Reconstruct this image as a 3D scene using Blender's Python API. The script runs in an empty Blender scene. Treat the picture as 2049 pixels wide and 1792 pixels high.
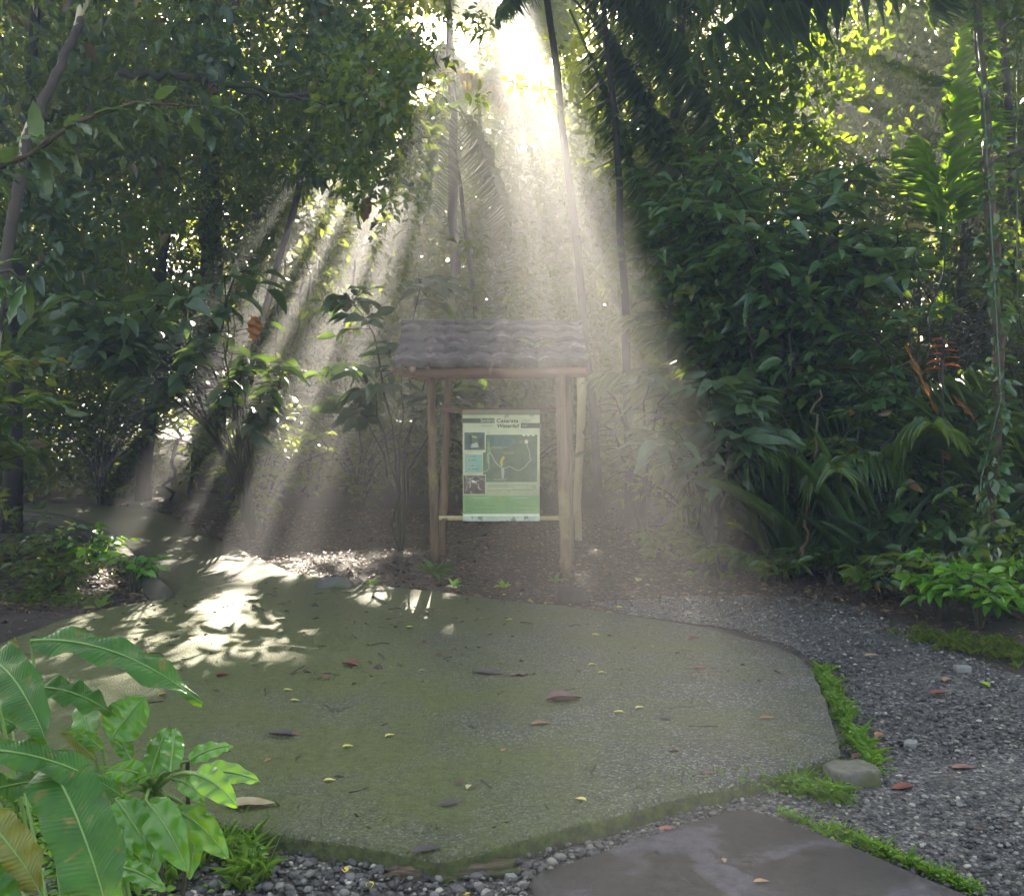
import bpy, math, random
import numpy as np
from mathutils import Vector, Matrix
from math import radians as R, sin, cos, pi

C = bpy.context.scene.collection
scn = bpy.context.scene
# ------------------------------------------------------------------ camera, sky, sun, exposure
F = 2049.0                                   # focal length in the units of the photo's 2049 px wide view
PITCH = R(3.0); CAMZ = 1.55
cam = bpy.data.cameras.new('camera'); camo = bpy.data.objects.new('camera', cam); C.objects.link(camo)
cam.sensor_width = 36; cam.lens = 36.0; cam.clip_end = 2000; cam.clip_start = 0.05
camo.location = (0, 0, CAMZ); camo.rotation_euler = (R(90) - PITCH, 0, 0)
scn.camera = camo
SUN_EL, SUN_AZ = R(24.8), R(-1.3)            # azimuth from +Y towards +X
SD = Vector((sin(SUN_AZ)*cos(SUN_EL), cos(SUN_AZ)*cos(SUN_EL), sin(SUN_EL)))
w = bpy.data.worlds.new('World'); scn.world = w; w.use_nodes = True
nt = w.node_tree; nt.nodes.clear()
sky = nt.nodes.new('ShaderNodeTexSky'); sky.sky_type = 'NISHITA'; sky.sun_disc = False
sky.sun_elevation = SUN_EL; sky.sun_rotation = SUN_AZ; sky.air_density = 1.0; sky.dust_density = 1.5
bg = nt.nodes.new('ShaderNodeBackground'); bg.inputs['Strength'].default_value = 0.047
out = nt.nodes.new('ShaderNodeOutputWorld')
nt.links.new(sky.outputs[0], bg.inputs[0]); nt.links.new(bg.outputs[0], out.inputs[0])
sun = bpy.data.lights.new('sun', 'SUN'); sun.energy = 5.0; sun.angle = R(0.45); sun.color = (1.0, .93, .84)
suno = bpy.data.objects.new('sun', sun); C.objects.link(suno)
suno.rotation_euler = SD.to_track_quat('Z', 'Y').to_euler()
scn.view_settings.view_transform = 'Standard'; scn.view_settings.look = 'None'
scn.view_settings.exposure = 3.85; scn.view_settings.gamma = 1; scn.view_settings.use_white_balance = True; scn.view_settings.white_balance_temperature = 7200
cy = scn.cycles
cy.use_denoising = True; cy.max_bounces = 6; cy.diffuse_bounces = 3; cy.glossy_bounces = 2
cy.transmission_bounces = 2; cy.volume_bounces = 0; cy.transparent_max_bounces = 4
cy.use_adaptive_sampling = True; cy.adaptive_threshold = 0.015
cy.sample_clamp_indirect = 4; cy.caustics_reflective = False; cy.caustics_refractive = False
HAZE = 0.0118

# ------------------------------------------------------------------ helpers
def P(px, py, D):                            # the point at distance D along +Y seen at (px, py) of the 2049 px view
    a = (px - 1024.5)/F; b = (896 - py)/F
    y = cos(PITCH) + b*sin(PITCH); z = -sin(PITCH) + b*cos(PITCH)
    return Vector((a*D/y, D, CAMZ + z*D/y))
def G(px, py, z=0.0):                        # the point of the level z seen at (px, py)
    a = (px - 1024.5)/F; b = (896 - py)/F
    y = cos(PITCH) + b*sin(PITCH); zz = -sin(PITCH) + b*cos(PITCH)
    t = (z - CAMZ)/zz
    return Vector((a*t, y*t, z))
def tag(o, label=None, cat=None, group=None, kind=None):
    if label: o['label'] = label
    if cat: o['category'] = cat
    if group: o['group'] = group
    if kind: o['kind'] = kind
    return o
def empty(name, loc=(0, 0, 0), rz=0, **k):
    o = bpy.data.objects.new(name, None); C.objects.link(o); o.location = loc; o.rotation_euler = (0, 0, rz)
    o.empty_display_size = .1
    return tag(o, **k)
def link(name, me, mat, parent=None, loc=(0, 0, 0), smooth=True):
    o = bpy.data.objects.new(name, me); C.objects.link(o); o.location = loc
    if mat: me.materials.append(mat)
    if parent: o.parent = parent
    if smooth: me.polygons.foreach_set('use_smooth', np.ones(len(me.polygons), bool))
    return o
class MB:
    """collects numpy vertices and faces of one mesh"""
    def __init__(s): s.v = []; s.f = []; s.n = []; s.uv = []; s.c = 0; s.useuv = False
    def add(s, v, faces, uv=None):           # faces: (M,k) array
        v = np.asarray(v, float).reshape(-1, 3); faces = np.asarray(faces, int)
        s.v.append(v); s.f.append((faces + s.c).ravel()); s.n.append(np.full(len(faces), faces.shape[1]))
        if uv is not None: s.useuv = True; s.uv.append(np.asarray(uv, float)[faces.ravel()])
        else: s.uv.append(np.zeros((faces.size, 2)))
        s.c += len(v)
    def mesh(s, name):
        me = bpy.data.meshes.new(name)
        v = np.concatenate(s.v); f = np.concatenate(s.f); n = np.concatenate(s.n)
        me.vertices.add(len(v)); me.vertices.foreach_set('co', v.ravel())
        me.loops.add(len(f)); me.loops.foreach_set('vertex_index', f)
        me.polygons.add(len(n))
        st = np.concatenate([[0], np.cumsum(n)[:-1]])
        me.polygons.foreach_set('loop_start', st); me.polygons.foreach_set('loop_total', n)
        if s.useuv:
            l = me.uv_layers.new(name='UVMap'); l.data.foreach_set('uv', np.concatenate(s.uv).ravel())
        me.update(calc_edges=True); me.validate()
        return me
    def build(s, name, mat, parent=None, loc=(0, 0, 0), smooth=True):
        return link(name, s.mesh(name), mat, parent, loc, smooth)
    def box(s, c, h, rot=None):
        v = np.array([(x, y, z) for x in (-1, 1) for y in (-1, 1) for z in (-1, 1)], float)*np.array(h)
        if rot is not None: v = v @ np.array(rot).T
        s.add(v + np.array(c), [(0, 1, 3, 2), (4, 6, 7, 5), (0, 4, 5, 1), (2, 3, 7, 6), (0, 2, 6, 4), (1, 5, 7, 3)])
    def tube(s, pts, rad, n=8, cap=True, lump=0, rng=None):
        pts = np.array([list(p) for p in pts], float); m = len(pts)
        rad = np.broadcast_to(np.asarray(rad, float), (m,))
        d = np.gradient(pts, axis=0); d /= np.linalg.norm(d, axis=1)[:, None] + 1e-9
        ref = np.array([0., 0, 1]) if abs(d[:, 2]).mean() < .8 else np.array([1., 0, 0])
        a = np.cross(d, ref); a /= np.linalg.norm(a, axis=1)[:, None] + 1e-9; b = np.cross(d, a)
        th = np.arange(n)*2*pi/n
        rr = rad[:, None]*np.ones((m, n))
        if lump and rng is not None: rr = rr*(1 + lump*(rng.rand(m, n) - .5))
        v = pts[:, None] + rr[..., None]*(np.cos(th)[None, :, None]*a[:, None] + np.sin(th)[None, :, None]*b[:, None])
        i = np.arange(m - 1)[:, None]*n; j = np.arange(n)[None]
        f = np.stack([i + j, i + (j + 1) % n, i + n + (j + 1) % n, i + n + j], -1).reshape(-1, 4)
        uu = np.stack(np.broadcast_arrays(th[None]/(2*pi), np.linspace(0, 1, m)[:, None]), -1).reshape(-1, 2)
        s.add(v.reshape(-1, 3), f, None)
        if cap:
            k = s.c - m*n
            s.f.append(np.arange(k, k + n)[::-1]); s.n.append([n]); s.uv.append(np.zeros((n, 2)))
            k2 = k + (m - 1)*n
            s.f.append(np.arange(k2, k2 + n)); s.n.append([n]); s.uv.append(np.zeros((n, 2)))
def curve(a, b, bend=(0, 0, 0), n=8):        # quadratic curve between two points
    a, b, c = Vector(a), Vector(b), (Vector(a) + Vector(b))/2 + Vector(bend)*2
    return [a*(1 - t)**2 + c*2*t*(1 - t) + b*t*t for t in np.linspace(0, 1, n)]
def wob(pts, amt, rng):
    return [Vector(p) + Vector(rng.normal(0, amt, 3)) if 0 < i < len(pts) - 1 else Vector(p) for i, p in enumerate(pts)]

# leaf templates: (along, across, up) and faces
def leaf_template(stations, fold=.12, droop=.15, prof=None):
    ts = np.linspace(0, 1, stations + 2)
    if prof is None: prof = lambda t: np.sin(pi*t**.8)**.8
    V = [(0, 0, 0)]; 
    for t in ts[1:-1]:
        wd = .5*prof(t); z = -droop*t*t
        V += [(t, -wd, z + fold*wd*2), (t, 0, z), (t, wd, z + fold*wd*2)]
    V.append((1, 0, -droop)); Fq = []; Ft = []
    Ft += [(0, 1, 2), (0, 2, 3)]
    for i in range(stations - 1):
        a = 1 + 3*i
        Fq += [(a, a + 3, a + 4, a + 1), (a + 1, a + 4, a + 5, a + 2)]
    a = 1 + 3*(stations - 1); e = len(V) - 1
    Ft += [(a, e, a + 1), (a + 1, e, a + 2)]
    return np.array(V, float), Fq, Ft
T_SM = leaf_template(1, .15, .12, prof=lambda t: 1.0)
T_MD = leaf_template(3, .12, .22)
T_LG = leaf_template(5, .10, .30)
T_STRAP = leaf_template(3, .2, .35, prof=lambda t: (1 - t)**.4)
def norm(a): return a/(np.linalg.norm(a, axis=-1, keepdims=True) + 1e-9)
def scatter_leaves(mb, pos, dr, ln, wd, T, rng, up=None, tilt=.5):
    """one leaf per row: base position, direction, length, width"""
    N = len(pos); V, Fq, Ft = T; K = len(V)
    dr = norm(dr)
    if up is None: up = np.tile([0., 0, 1], (N, 1))
    up = norm(up + rng.normal(0, tilt, (N, 3)))
    s = norm(np.cross(dr, up)); n = np.cross(s, dr)
    ln = np.broadcast_to(ln, (N,)); wd = np.broadcast_to(wd, (N,))
    v = pos[:, None] + V[None, :, 0:1]*(dr*ln[:, None])[:, None] + V[None, :, 1:2]*(s*wd[:, None])[:, None] \
        + V[None, :, 2:3]*(n*ln[:, None])[:, None]*(rng.rand(N)*1.4 + .3)[:, None, None]
    off = (np.arange(N)*K)[:, None, None]; base = mb.c
    for f in (Fq, Ft):
        if f:
            ff = (np.array(f)[None] + off).reshape(-1, len(f[0]))
            mb.f.append((ff + base).ravel()); mb.n.append(np.full(len(ff), ff.shape[1])); mb.uv.append(np.zeros((ff.size, 2)))
    mb.v.append(v.reshape(-1, 3)); mb.c += N*K

# ------------------------------------------------------------------ materials
def newmat(name):
    m = bpy.data.materials.new(name); m.use_nodes = True; t = m.node_tree; t.nodes.clear()
    o = t.nodes.new('ShaderNodeOutputMaterial'); return m, t, o
def N(t, typ, **k):
    n = t.nodes.new(typ)
    for a, b in k.items():
        if a.startswith('i_'): n.inputs[a[2:].replace('_', ' ')].default_value = b
        else: setattr(n, a, b)
    return n
def ramp(t, stops):
    r = t.nodes.new('ShaderNodeValToRGB'); e = r.color_ramp.elements
    while len(e) < len(stops): e.new(.5)
    for q, (p, c) in zip(e, stops): q.position = p; q.color = (*c, 1)
    return r
def leaf_mat(name, stops, trans, tf=.4, rough=.38, spec=.5, vein=0, vb=.6, spot=0):
    m, t, o = newmat(name); L = t.links.new
    g = N(t, 'ShaderNodeNewGeometry'); r = ramp(t, stops); L(g.outputs['Random Per Island'], r.inputs[0])
    p = N(t, 'ShaderNodeBsdfPrincipled'); p.inputs['Roughness'].default_value = rough
    p.inputs['Specular IOR Level'].default_value = spec
    nz = N(t, 'ShaderNodeTexNoise', i_Scale=14.0, i_Detail=3.0); tc = N(t, 'ShaderNodeTexCoord')
    L(tc.outputs['Object'], nz.inputs['Vector'])
    mx = N(t, 'ShaderNodeMix', data_type='RGBA', blend_type='MULTIPLY'); mx.inputs[0].default_value = .6
    r2 = ramp(t, [(.35, (.55, .55, .5)), (.65, (1.25, 1.2, 1.1))])
    L(nz.outputs[0], r2.inputs[0]); L(r.outputs[0], mx.inputs[6]); L(r2.outputs[0], mx.inputs[7])
    colo = mx.outputs[2]
    if spot:
        n9 = N(t, 'ShaderNodeTexNoise', i_Scale=38.0, i_Detail=4.0, i_Roughness=.6); L(tc.outputs['Object'], n9.inputs['Vector'])
        r9 = ramp(t, [(.60, (0, 0, 0)), (.66, (spot, spot, spot))]); L(n9.outputs[0], r9.inputs[0])
        m9 = N(t, 'ShaderNodeMix', data_type='RGBA'); L(r9.outputs[0], m9.inputs[0]); L(colo, m9.inputs[6]); m9.inputs[7].default_value = (.16, .13, .03, 1); colo = m9.outputs[2]
    L(colo, p.inputs['Base Color'])
    tr = N(t, 'ShaderNodeBsdfTranslucent')
    m2 = N(t, 'ShaderNodeMix', data_type='RGBA', blend_type='MULTIPLY'); m2.inputs[0].default_value = .35
    m2.inputs[6].default_value = (*trans, 1); L(r2.outputs[0], m2.inputs[7]); L(m2.outputs[2], tr.inputs[0])
    if vein:
        uv = N(t, 'ShaderNodeUVMap'); wv = N(t, 'ShaderNodeTexWave', wave_type='BANDS', bands_direction='X')
        wv.inputs['Scale'].default_value = vein; L(uv.outputs[0], wv.inputs['Vector'])
        bp = N(t, 'ShaderNodeBump', i_Strength=vb, i_Distance=.003)
        L(wv.outputs[1], bp.inputs['Height']); L(bp.outputs[0], p.inputs['Normal']); L(bp.outputs[0], tr.inputs['Normal'])
    ms = N(t, 'ShaderNodeMixShader'); ms.inputs[0].default_value = tf
    L(p.outputs[0], ms.inputs[1]); L(tr.outputs[0], ms.inputs[2]); L(ms.outputs[0], o.inputs[0])
    return m
GR = [(0, (.015, .05, .01)), (.4, (.03, .085, .014)), (.75, (.055, .12, .02)), (.93, (.10, .16, .025)), (.97, (.15, .08, .02)), (1, (.12, .04, .02))]
M = {}
M['far'] = leaf_mat('far_leaves', [(0, (.04, .09, .025)), (.6, (.07, .13, .03)), (.95, (.11, .16, .04)), (1, (.2, .12, .04))], (.55, .62, .05), .5)
M['mass'] = leaf_mat('forest_leaves', GR, (.38, .48, .04), .38, .24, .7)
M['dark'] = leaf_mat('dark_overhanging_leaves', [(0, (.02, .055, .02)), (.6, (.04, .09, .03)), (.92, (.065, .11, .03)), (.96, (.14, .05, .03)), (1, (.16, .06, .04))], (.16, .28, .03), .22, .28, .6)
M['small'] = leaf_mat('small_leaves', GR, (.34, .42, .05), .35, .22, .7)
M['glossy'] = leaf_mat('glossy_leaves', [(0, (.03, .085, .035)), (.5, (.05, .125, .045)), (.9, (.08, .17, .05)), (.97, (.15, .2, .04)), (1, (.22, .09, .04))], (.26, .42, .04), .3, .22, .9)
M['dull'] = leaf_mat('dull_leaves', [(0, (.05, .09, .05)), (.6, (.07, .12, .06)), (1, (.09, .15, .06))], (.2, .32, .06), .25, .4)
M['palm'] = leaf_mat('palm_leaves', [(0, (.025, .075, .02)), (.6, (.05, .11, .03)), (1, (.08, .14, .03))], (.32, .46, .03), .36, .28)
M['lit'] = leaf_mat('sunlit_leaves', [(0, (.05, .11, .012)), (.6, (.09, .16, .016)), (.93, (.15, .2, .02)), (1, (.2, .16, .02))], (.36, .52, .035), .5, .3)  # lighter forest leaf copy, sunlit tone put into the colour
M['palmlit'] = leaf_mat('sunlit_palm_leaves', [(0, (.06, .16, .02)), (1, (.10, .22, .03))], (.40, .62, .04), .6, .4)  # paler copy of the palm colour, sunlight put into the tint
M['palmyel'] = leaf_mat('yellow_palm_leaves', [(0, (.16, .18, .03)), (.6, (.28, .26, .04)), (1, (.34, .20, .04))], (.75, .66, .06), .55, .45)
M['weed'] = leaf_mat('weed_leaves', [(0, (.06, .17, .015)), (.6, (.13, .30, .03)), (1, (.26, .40, .05))], (.3, .55, .05), .4, .45)
M['fgl'] = leaf_mat('ribbed_leaves', [(0, (.016, .085, .012)), (.7, (.03, .125, .015)), (1, (.06, .18, .012))], (.22, .48, .015), .26, .34, .35, vein=6, vb=.3, spot=.8)
M['mosst'] = leaf_mat('moss_leaves', [(0, (.03, .05, .01)), (1, (.10, .14, .02))], (.15, .25, .02), .3, .7, .2)
M['fgs'] = leaf_mat('shrub_leaves', [(0, (.04, .16, .012)), (.6, (.07, .24, .018)), (1, (.14, .32, .025))], (.32, .6, .02), .28, .22, .7, vein=1.1, vb=.12, spot=.5)
M['spot'] = leaf_mat('spotted_leaves', [(0, (.10, .16, .04)), (1, (.22, .22, .05))], (.45, .42, .05), .3, .4, .4, vein=3)
M['orange'] = leaf_mat('orange_leaves', [(0, (.22, .09, .02)), (1, (.32, .13, .02))], (.5, .2, .03), .35, .45)
M['browndead'] = leaf_mat('brown_curled_leaves', [(0, (.13, .06, .025)), (1, (.2, .1, .04))], (.4, .16, .03), .3, .5)
M['red'] = leaf_mat('red_bracts', [(0, (.5, .07, .03)), (1, (.6, .14, .03))], (.8, .22, .06), .4, .35)
M['dead'] = leaf_mat('dead_leaves', [(0, (.05, .03, .022)), (.35, (.09, .055, .035)), (.6, (.14, .085, .055)), (.85, (.17, .11, .07)), (.96, (.26, .20, .09)), (1, (.34, .28, .10))], (.2, .1, .05), .12, .55, .3)
M['deadgrey'] = leaf_mat('dead_fronds', [(0, (.09, .075, .06)), (1, (.2, .17, .14))], (.25, .2, .14), .2, .7, .2)

def noisy(name, stops, scale=6, detail=6, rough=.8, bump=.3, bdist=.01, stretch=(1, 1, 1), spots=None, bscale=None, coord='Object', spec=.4):
    m, t, o = newmat(name); L = t.links.new
    tc = N(t, 'ShaderNodeTexCoord'); mp = N(t, 'ShaderNodeMapping'); mp.inputs['Scale'].default_value = stretch
    L(tc.outputs[coord], mp.inputs[0])
    nz = N(t, 'ShaderNodeTexNoise', i_Scale=scale, i_Detail=detail, i_Roughness=.65); L(mp.outputs[0], nz.inputs['Vector'])
    r = ramp(t, stops); L(nz.outputs[0], r.inputs[0]); col = r.outputs[0]
    p = N(t, 'ShaderNodeBsdfPrincipled'); p.inputs['Roughness'].default_value = rough
    p.inputs['Specular IOR Level'].default_value = spec
    for (sc, lo, hi, c) in (spots or []):
        n2 = N(t, 'ShaderNodeTexNoise', i_Scale=sc, i_Detail=5.0, i_Roughness=.6); L(tc.outputs[coord], n2.inputs['Vector'])
        r3 = ramp(t, [(lo, (0, 0, 0)), (hi, (1, 1, 1))]); L(n2.outputs[0], r3.inputs[0])
        mx = N(t, 'ShaderNodeMix', data_type='RGBA'); L(r3.outputs[0], mx.inputs[0]); L(col, mx.inputs[6])
        mx.inputs[7].default_value = (*c, 1); col = mx.outputs[2]
    L(col, p.inputs['Base Color'])
    if bump:
        n4 = N(t, 'ShaderNodeTexNoise', i_Scale=bscale or scale*3, i_Detail=6.0, i_Roughness=.7); L(mp.outputs[0], n4.inputs['Vector'])
        b = N(t, 'ShaderNodeBump', i_Strength=bump, i_Distance=bdist)
        L(n4.outputs[0], b.inputs['Height']); L(b.outputs[0], p.inputs['Normal'])
    L(p.outputs[0], o.inputs[0]); return m
M['bark'] = noisy('bark', [(.3, (.03, .024, .018)), (.6, (.075, .06, .045)), (.8, (.14, .12, .09))], 9, stretch=(1, 1, .3), bump=.8, bdist=.02, spots=[(2.2, .52, .6, (.05, .07, .025))])
M['barkdark'] = noisy('dark_bark', [(.3, (.015, .012, .010)), (.7, (.05, .042, .034))], 9, stretch=(1, 1, .3), bump=.8, bdist=.02)
M['barkpeel'] = noisy('peeling_bark', [(.3, (.05, .04, .03)), (.6, (.09, .07, .05))], 7, bump=.7, bdist=.02, spots=[(2.6, .55, .57, (.62, .55, .36))])
M['barkbrown'] = noisy('brown_lichen_bark', [(.3, (.05, .032, .018)), (.7, (.12, .08, .045))], 8, bump=.8, bdist=.02, spots=[(3.2, .50, .6, (.08, .09, .03)), (9, .64, .66, (.42, .42, .32))])
M['stem'] = noisy('stem', [(.3, (.03, .03, .016)), (.7, (.06, .055, .03))], 10, bump=.2)
M['cane'] = noisy('pale_cane', [(.3, (.42, .33, .15)), (.7, (.62, .52, .28))], 6, stretch=(1, 1, .4), bump=.3, spots=[(7, .6, .66, (.2, .15, .08))])
M['post'] = noisy('weathered_post', [(.3, (.07, .044, .024)), (.5, (.14, .09, .05)), (.7, (.22, .15, .08))], 16, stretch=(1, 1, .06), bump=.8, bdist=.012, spots=[(3, .56, .72, (.26, .22, .08))])
M['beam'] = noisy('beam_wood', [(.3, (.12, .06, .035)), (.7, (.24, .13, .075))], 12, stretch=(.1, 1, 1), bump=.3, bdist=.005)
M['tile'] = noisy('roof_sheet', [(.3, (.05, .043, .040)), (.6, (.095, .082, .078)), (.8, (.15, .13, .125))], 9, bump=.5, bdist=.01, spots=[(6, .56, .62, (.17, .13, .135)), (13, .60, .62, (.025, .022, .022)), (3.5, .6, .7, (.05, .055, .025))])
M['rock'] = noisy('rock', [(.3, (.06, .06, .055)), (.7, (.16, .15, .13))], 6, bump=.8, bdist=.02, spots=[(4, .5, .62, (.07, .09, .03))])
M['kerb'] = noisy('mossy_kerb', [(.3, (.02, .02, .013)), (.7, (.055, .055, .03))], 14, bump=.8, bdist=.012)
M['block'] = noisy('concrete_block', [(.3, (.10, .095, .075)), (.7, (.21, .20, .16))], 12, bump=.8, bdist=.01, spots=[(7, .45, .6, (.09, .10, .04))])
M['rotten'] = noisy('rotten_wood', [(.3, (.05, .035, .02)), (.55, (.16, .12, .075)), (.75, (.36, .28, .18))], 22, stretch=(.5, 3, 3), bump=1, bdist=.02, spots=[(8, .52, .6, (.10, .11, .04))])

def ground_mat():
    m, t, o = newmat('forest_soil'); L = t.links.new
    tc = N(t, 'ShaderNodeTexCoord'); v = tc.outputs['Object']
    n1 = N(t, 'ShaderNodeTexNoise', i_Scale=1.1, i_Detail=8.0, i_Roughness=.7); L(v, n1.inputs['Vector'])
    r = ramp(t, [(.3, (.022, .016, .012)), (.55, (.045, .033, .025)), (.75, (.075, .055, .04))]); L(n1.outputs[0], r.inputs[0])
    vo = N(t, 'ShaderNodeTexVoronoi', i_Scale=22.0); L(v, vo.inputs['Vector'])
    mx = N(t, 'ShaderNodeMix', data_type='RGBA', blend_type='MULTIPLY'); mx.inputs[0].default_value = .6
    sp = N(t, 'ShaderNodeSeparateColor'); L(vo.outputs['Color'], sp.inputs[0])
    r2 = ramp(t, [(0, (.5, .45, .4)), (.8, (1, 1, 1)), (1, (1.6, 1.5, 1.3))]); L(sp.outputs[0], r2.inputs[0])
    L(r.outputs[0], mx.inputs[6]); L(r2.outputs[0], mx.inputs[7])
    n3 = N(t, 'ShaderNodeTexNoise', i_Scale=.6, i_Detail=4.0); L(v, n3.inputs['Vector'])
    r3 = ramp(t, [(.55, (0, 0, 0)), (.68, (.6, .6, .6))]); L(n3.outputs[0], r3.inputs[0])
    m3 = N(t, 'ShaderNodeMix', data_type='RGBA'); L(r3.outputs[0], m3.inputs[0]); L(mx.outputs[2], m3.inputs[6]); m3.inputs[7].default_value = (.04, .06, .015, 1)
    p = N(t, 'ShaderNodeBsdfPrincipled'); p.inputs['Roughness'].default_value = .85; L(m3.outputs[2], p.inputs['Base Color'])
    b = N(t, 'ShaderNodeBump', i_Strength=.9, i_Distance=.03); n4 = N(t, 'ShaderNodeTexNoise', i_Scale=30.0, i_Detail=6.0); L(v, n4.inputs['Vector'])
    L(n4.outputs[0], b.inputs['Height']); L(b.outputs[0], p.inputs['Normal']); L(p.outputs[0], o.inputs[0]); return m
def stone_mat(name, scale, stops, rough=.7, moss=None, dist=.012, bump=.9):
    """small stones packed together: exposed aggregate or gravel"""
    m, t, o = newmat(name); L = t.links.new
    tc = N(t, 'ShaderNodeTexCoord'); v = tc.outputs['Object']
    vo = N(t, 'ShaderNodeTexVoronoi', i_Scale=scale); L(v, vo.inputs['Vector'])
    sp = N(t, 'ShaderNodeSeparateColor'); L(vo.outputs['Color'], sp.inputs[0])
    r = ramp(t, stops); L(sp.outputs[0], r.inputs[0])
    e = ramp(t, [(0, (1, 1, 1)), (.55, (.75, .75, .75)), (.9, (.22, .22, .22))]); L(vo.outputs['Distance'], e.inputs[0])
    mx = N(t, 'ShaderNodeMix', data_type='RGBA', blend_type='MULTIPLY'); mx.inputs[0].default_value = 1
    L(r.outputs[0], mx.inputs[6]); L(e.outputs[0], mx.inputs[7]); col = mx.outputs[2]
    big = N(t, 'ShaderNodeTexNoise', i_Scale=1.7, i_Detail=6.0, i_Roughness=.65); L(v, big.inputs['Vector'])
    m0 = N(t, 'ShaderNodeMix', data_type='RGBA', blend_type='MULTIPLY'); m0.inputs[0].default_value = .7
    rb = ramp(t, [(.3, (.55, .52, .48)), (.7, (1.25, 1.25, 1.25))]); L(big.outputs[0], rb.inputs[0]); L(col, m0.inputs[6]); L(rb.outputs[0], m0.inputs[7]); col = m0.outputs[2]
    if moss:
        # moss thickens towards the left and along the rim: a gradient across the slab broken by noise
        mp = N(t, 'ShaderNodeSeparateXYZ'); L(v, mp.inputs[0])
        n2 = N(t, 'ShaderNodeTexNoise', i_Scale=.9, i_Detail=9.0, i_Roughness=.72); L(v, n2.inputs['Vector'])
        ma = N(t, 'ShaderNodeMath', operation='MULTIPLY_ADD'); ma.inputs[1].default_value = -.085; ma.inputs[2].default_value = .03
        L(mp.outputs[0], ma.inputs[0])
        mb_ = N(t, 'ShaderNodeMath', operation='ADD'); L(ma.outputs[0], mb_.inputs[0]); L(n2.outputs[0], mb_.inputs[1])
        n5 = N(t, 'ShaderNodeTexNoise', i_Scale=60.0, i_Detail=3.0); L(v, n5.inputs['Vector'])
        mc = N(t, 'ShaderNodeMath', operation='MULTIPLY_ADD'); mc.inputs[1].default_value = .35; L(n5.outputs[0], mc.inputs[0]); L(mb_.outputs[0], mc.inputs[2])
        rm = ramp(t, [(.52, (0, 0, 0)), (.80, (.92, .92, .92))]); L(mc.outputs[0], rm.inputs[0])
        m2 = N(t, 'ShaderNodeMix', data_type='RGBA'); L(rm.outputs[0], m2.inputs[0]); L(col, m2.inputs[6])
        rc = ramp(t, [(.3, (moss[0]*.55, moss[1]*.55, moss[2]*.5)), (.7, moss)]); n6 = N(t, 'ShaderNodeTexNoise', i_Scale=25.0, i_Detail=5.0); L(v, n6.inputs['Vector'])
        L(n6.outputs[0], rc.inputs[0]); L(rc.outputs[0], m2.inputs[7]); col = m2.outputs[2]
    p = N(t, 'ShaderNodeBsdfPrincipled'); p.inputs['Roughness'].default_value = rough; L(col, p.inputs['Base Color'])
    b = N(t, 'ShaderNodeBump', i_Strength=bump, i_Distance=dist, invert=True); L(vo.outputs['Distance'], b.inputs['Height'])
    L(b.outputs[0], p.inputs['Normal']); L(p.outputs[0], o.inputs[0]); return m
GREYS = [(0, (.04, .038, .035)), (.35, (.085, .08, .075)), (.7, (.14, .135, .125)), (.92, (.22, .21, .19)), (1, (.42, .40, .36))]
M['soil'] = ground_mat()
M['gravel'] = stone_mat('gravel_bed', 55, GREYS, .6, dist=.02)
M['pebble'] = leaf_mat('pebbles', [(0, (.035, .035, .036)), (.4, (.075, .075, .076)), (.75, (.13, .13, .125)), (.93, (.22, .21, .185)), (1, (.42, .40, .34))], (0, 0, 0), 0, .75, .3)
M['aggregate'] = stone_mat('mossy_aggregate', 105, [(0, (.03, .03, .026)), (.35, (.062, .064, .055)), (.75, (.125, .126, .108)), (1, (.30, .30, .26))], .75, moss=(.088, .108, .018), dist=.006)
M['pathmat'] = stone_mat('path_concrete', 95, [(0, (.06, .05, .04)), (.5, (.13, .115, .085)), (1, (.27, .24, .19))], .8, moss=(.08, .085, .025), dist=.006, bump=.8)
M['moss'] = noisy('moss', [(.35, (.03, .045, .012)), (.6, (.075, .10, .02)), (.8, (.13, .16, .03))], 25, bump=1, bdist=.02, bscale=70, spots=[(9, .55, .65, (.045, .035, .022))])
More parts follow.
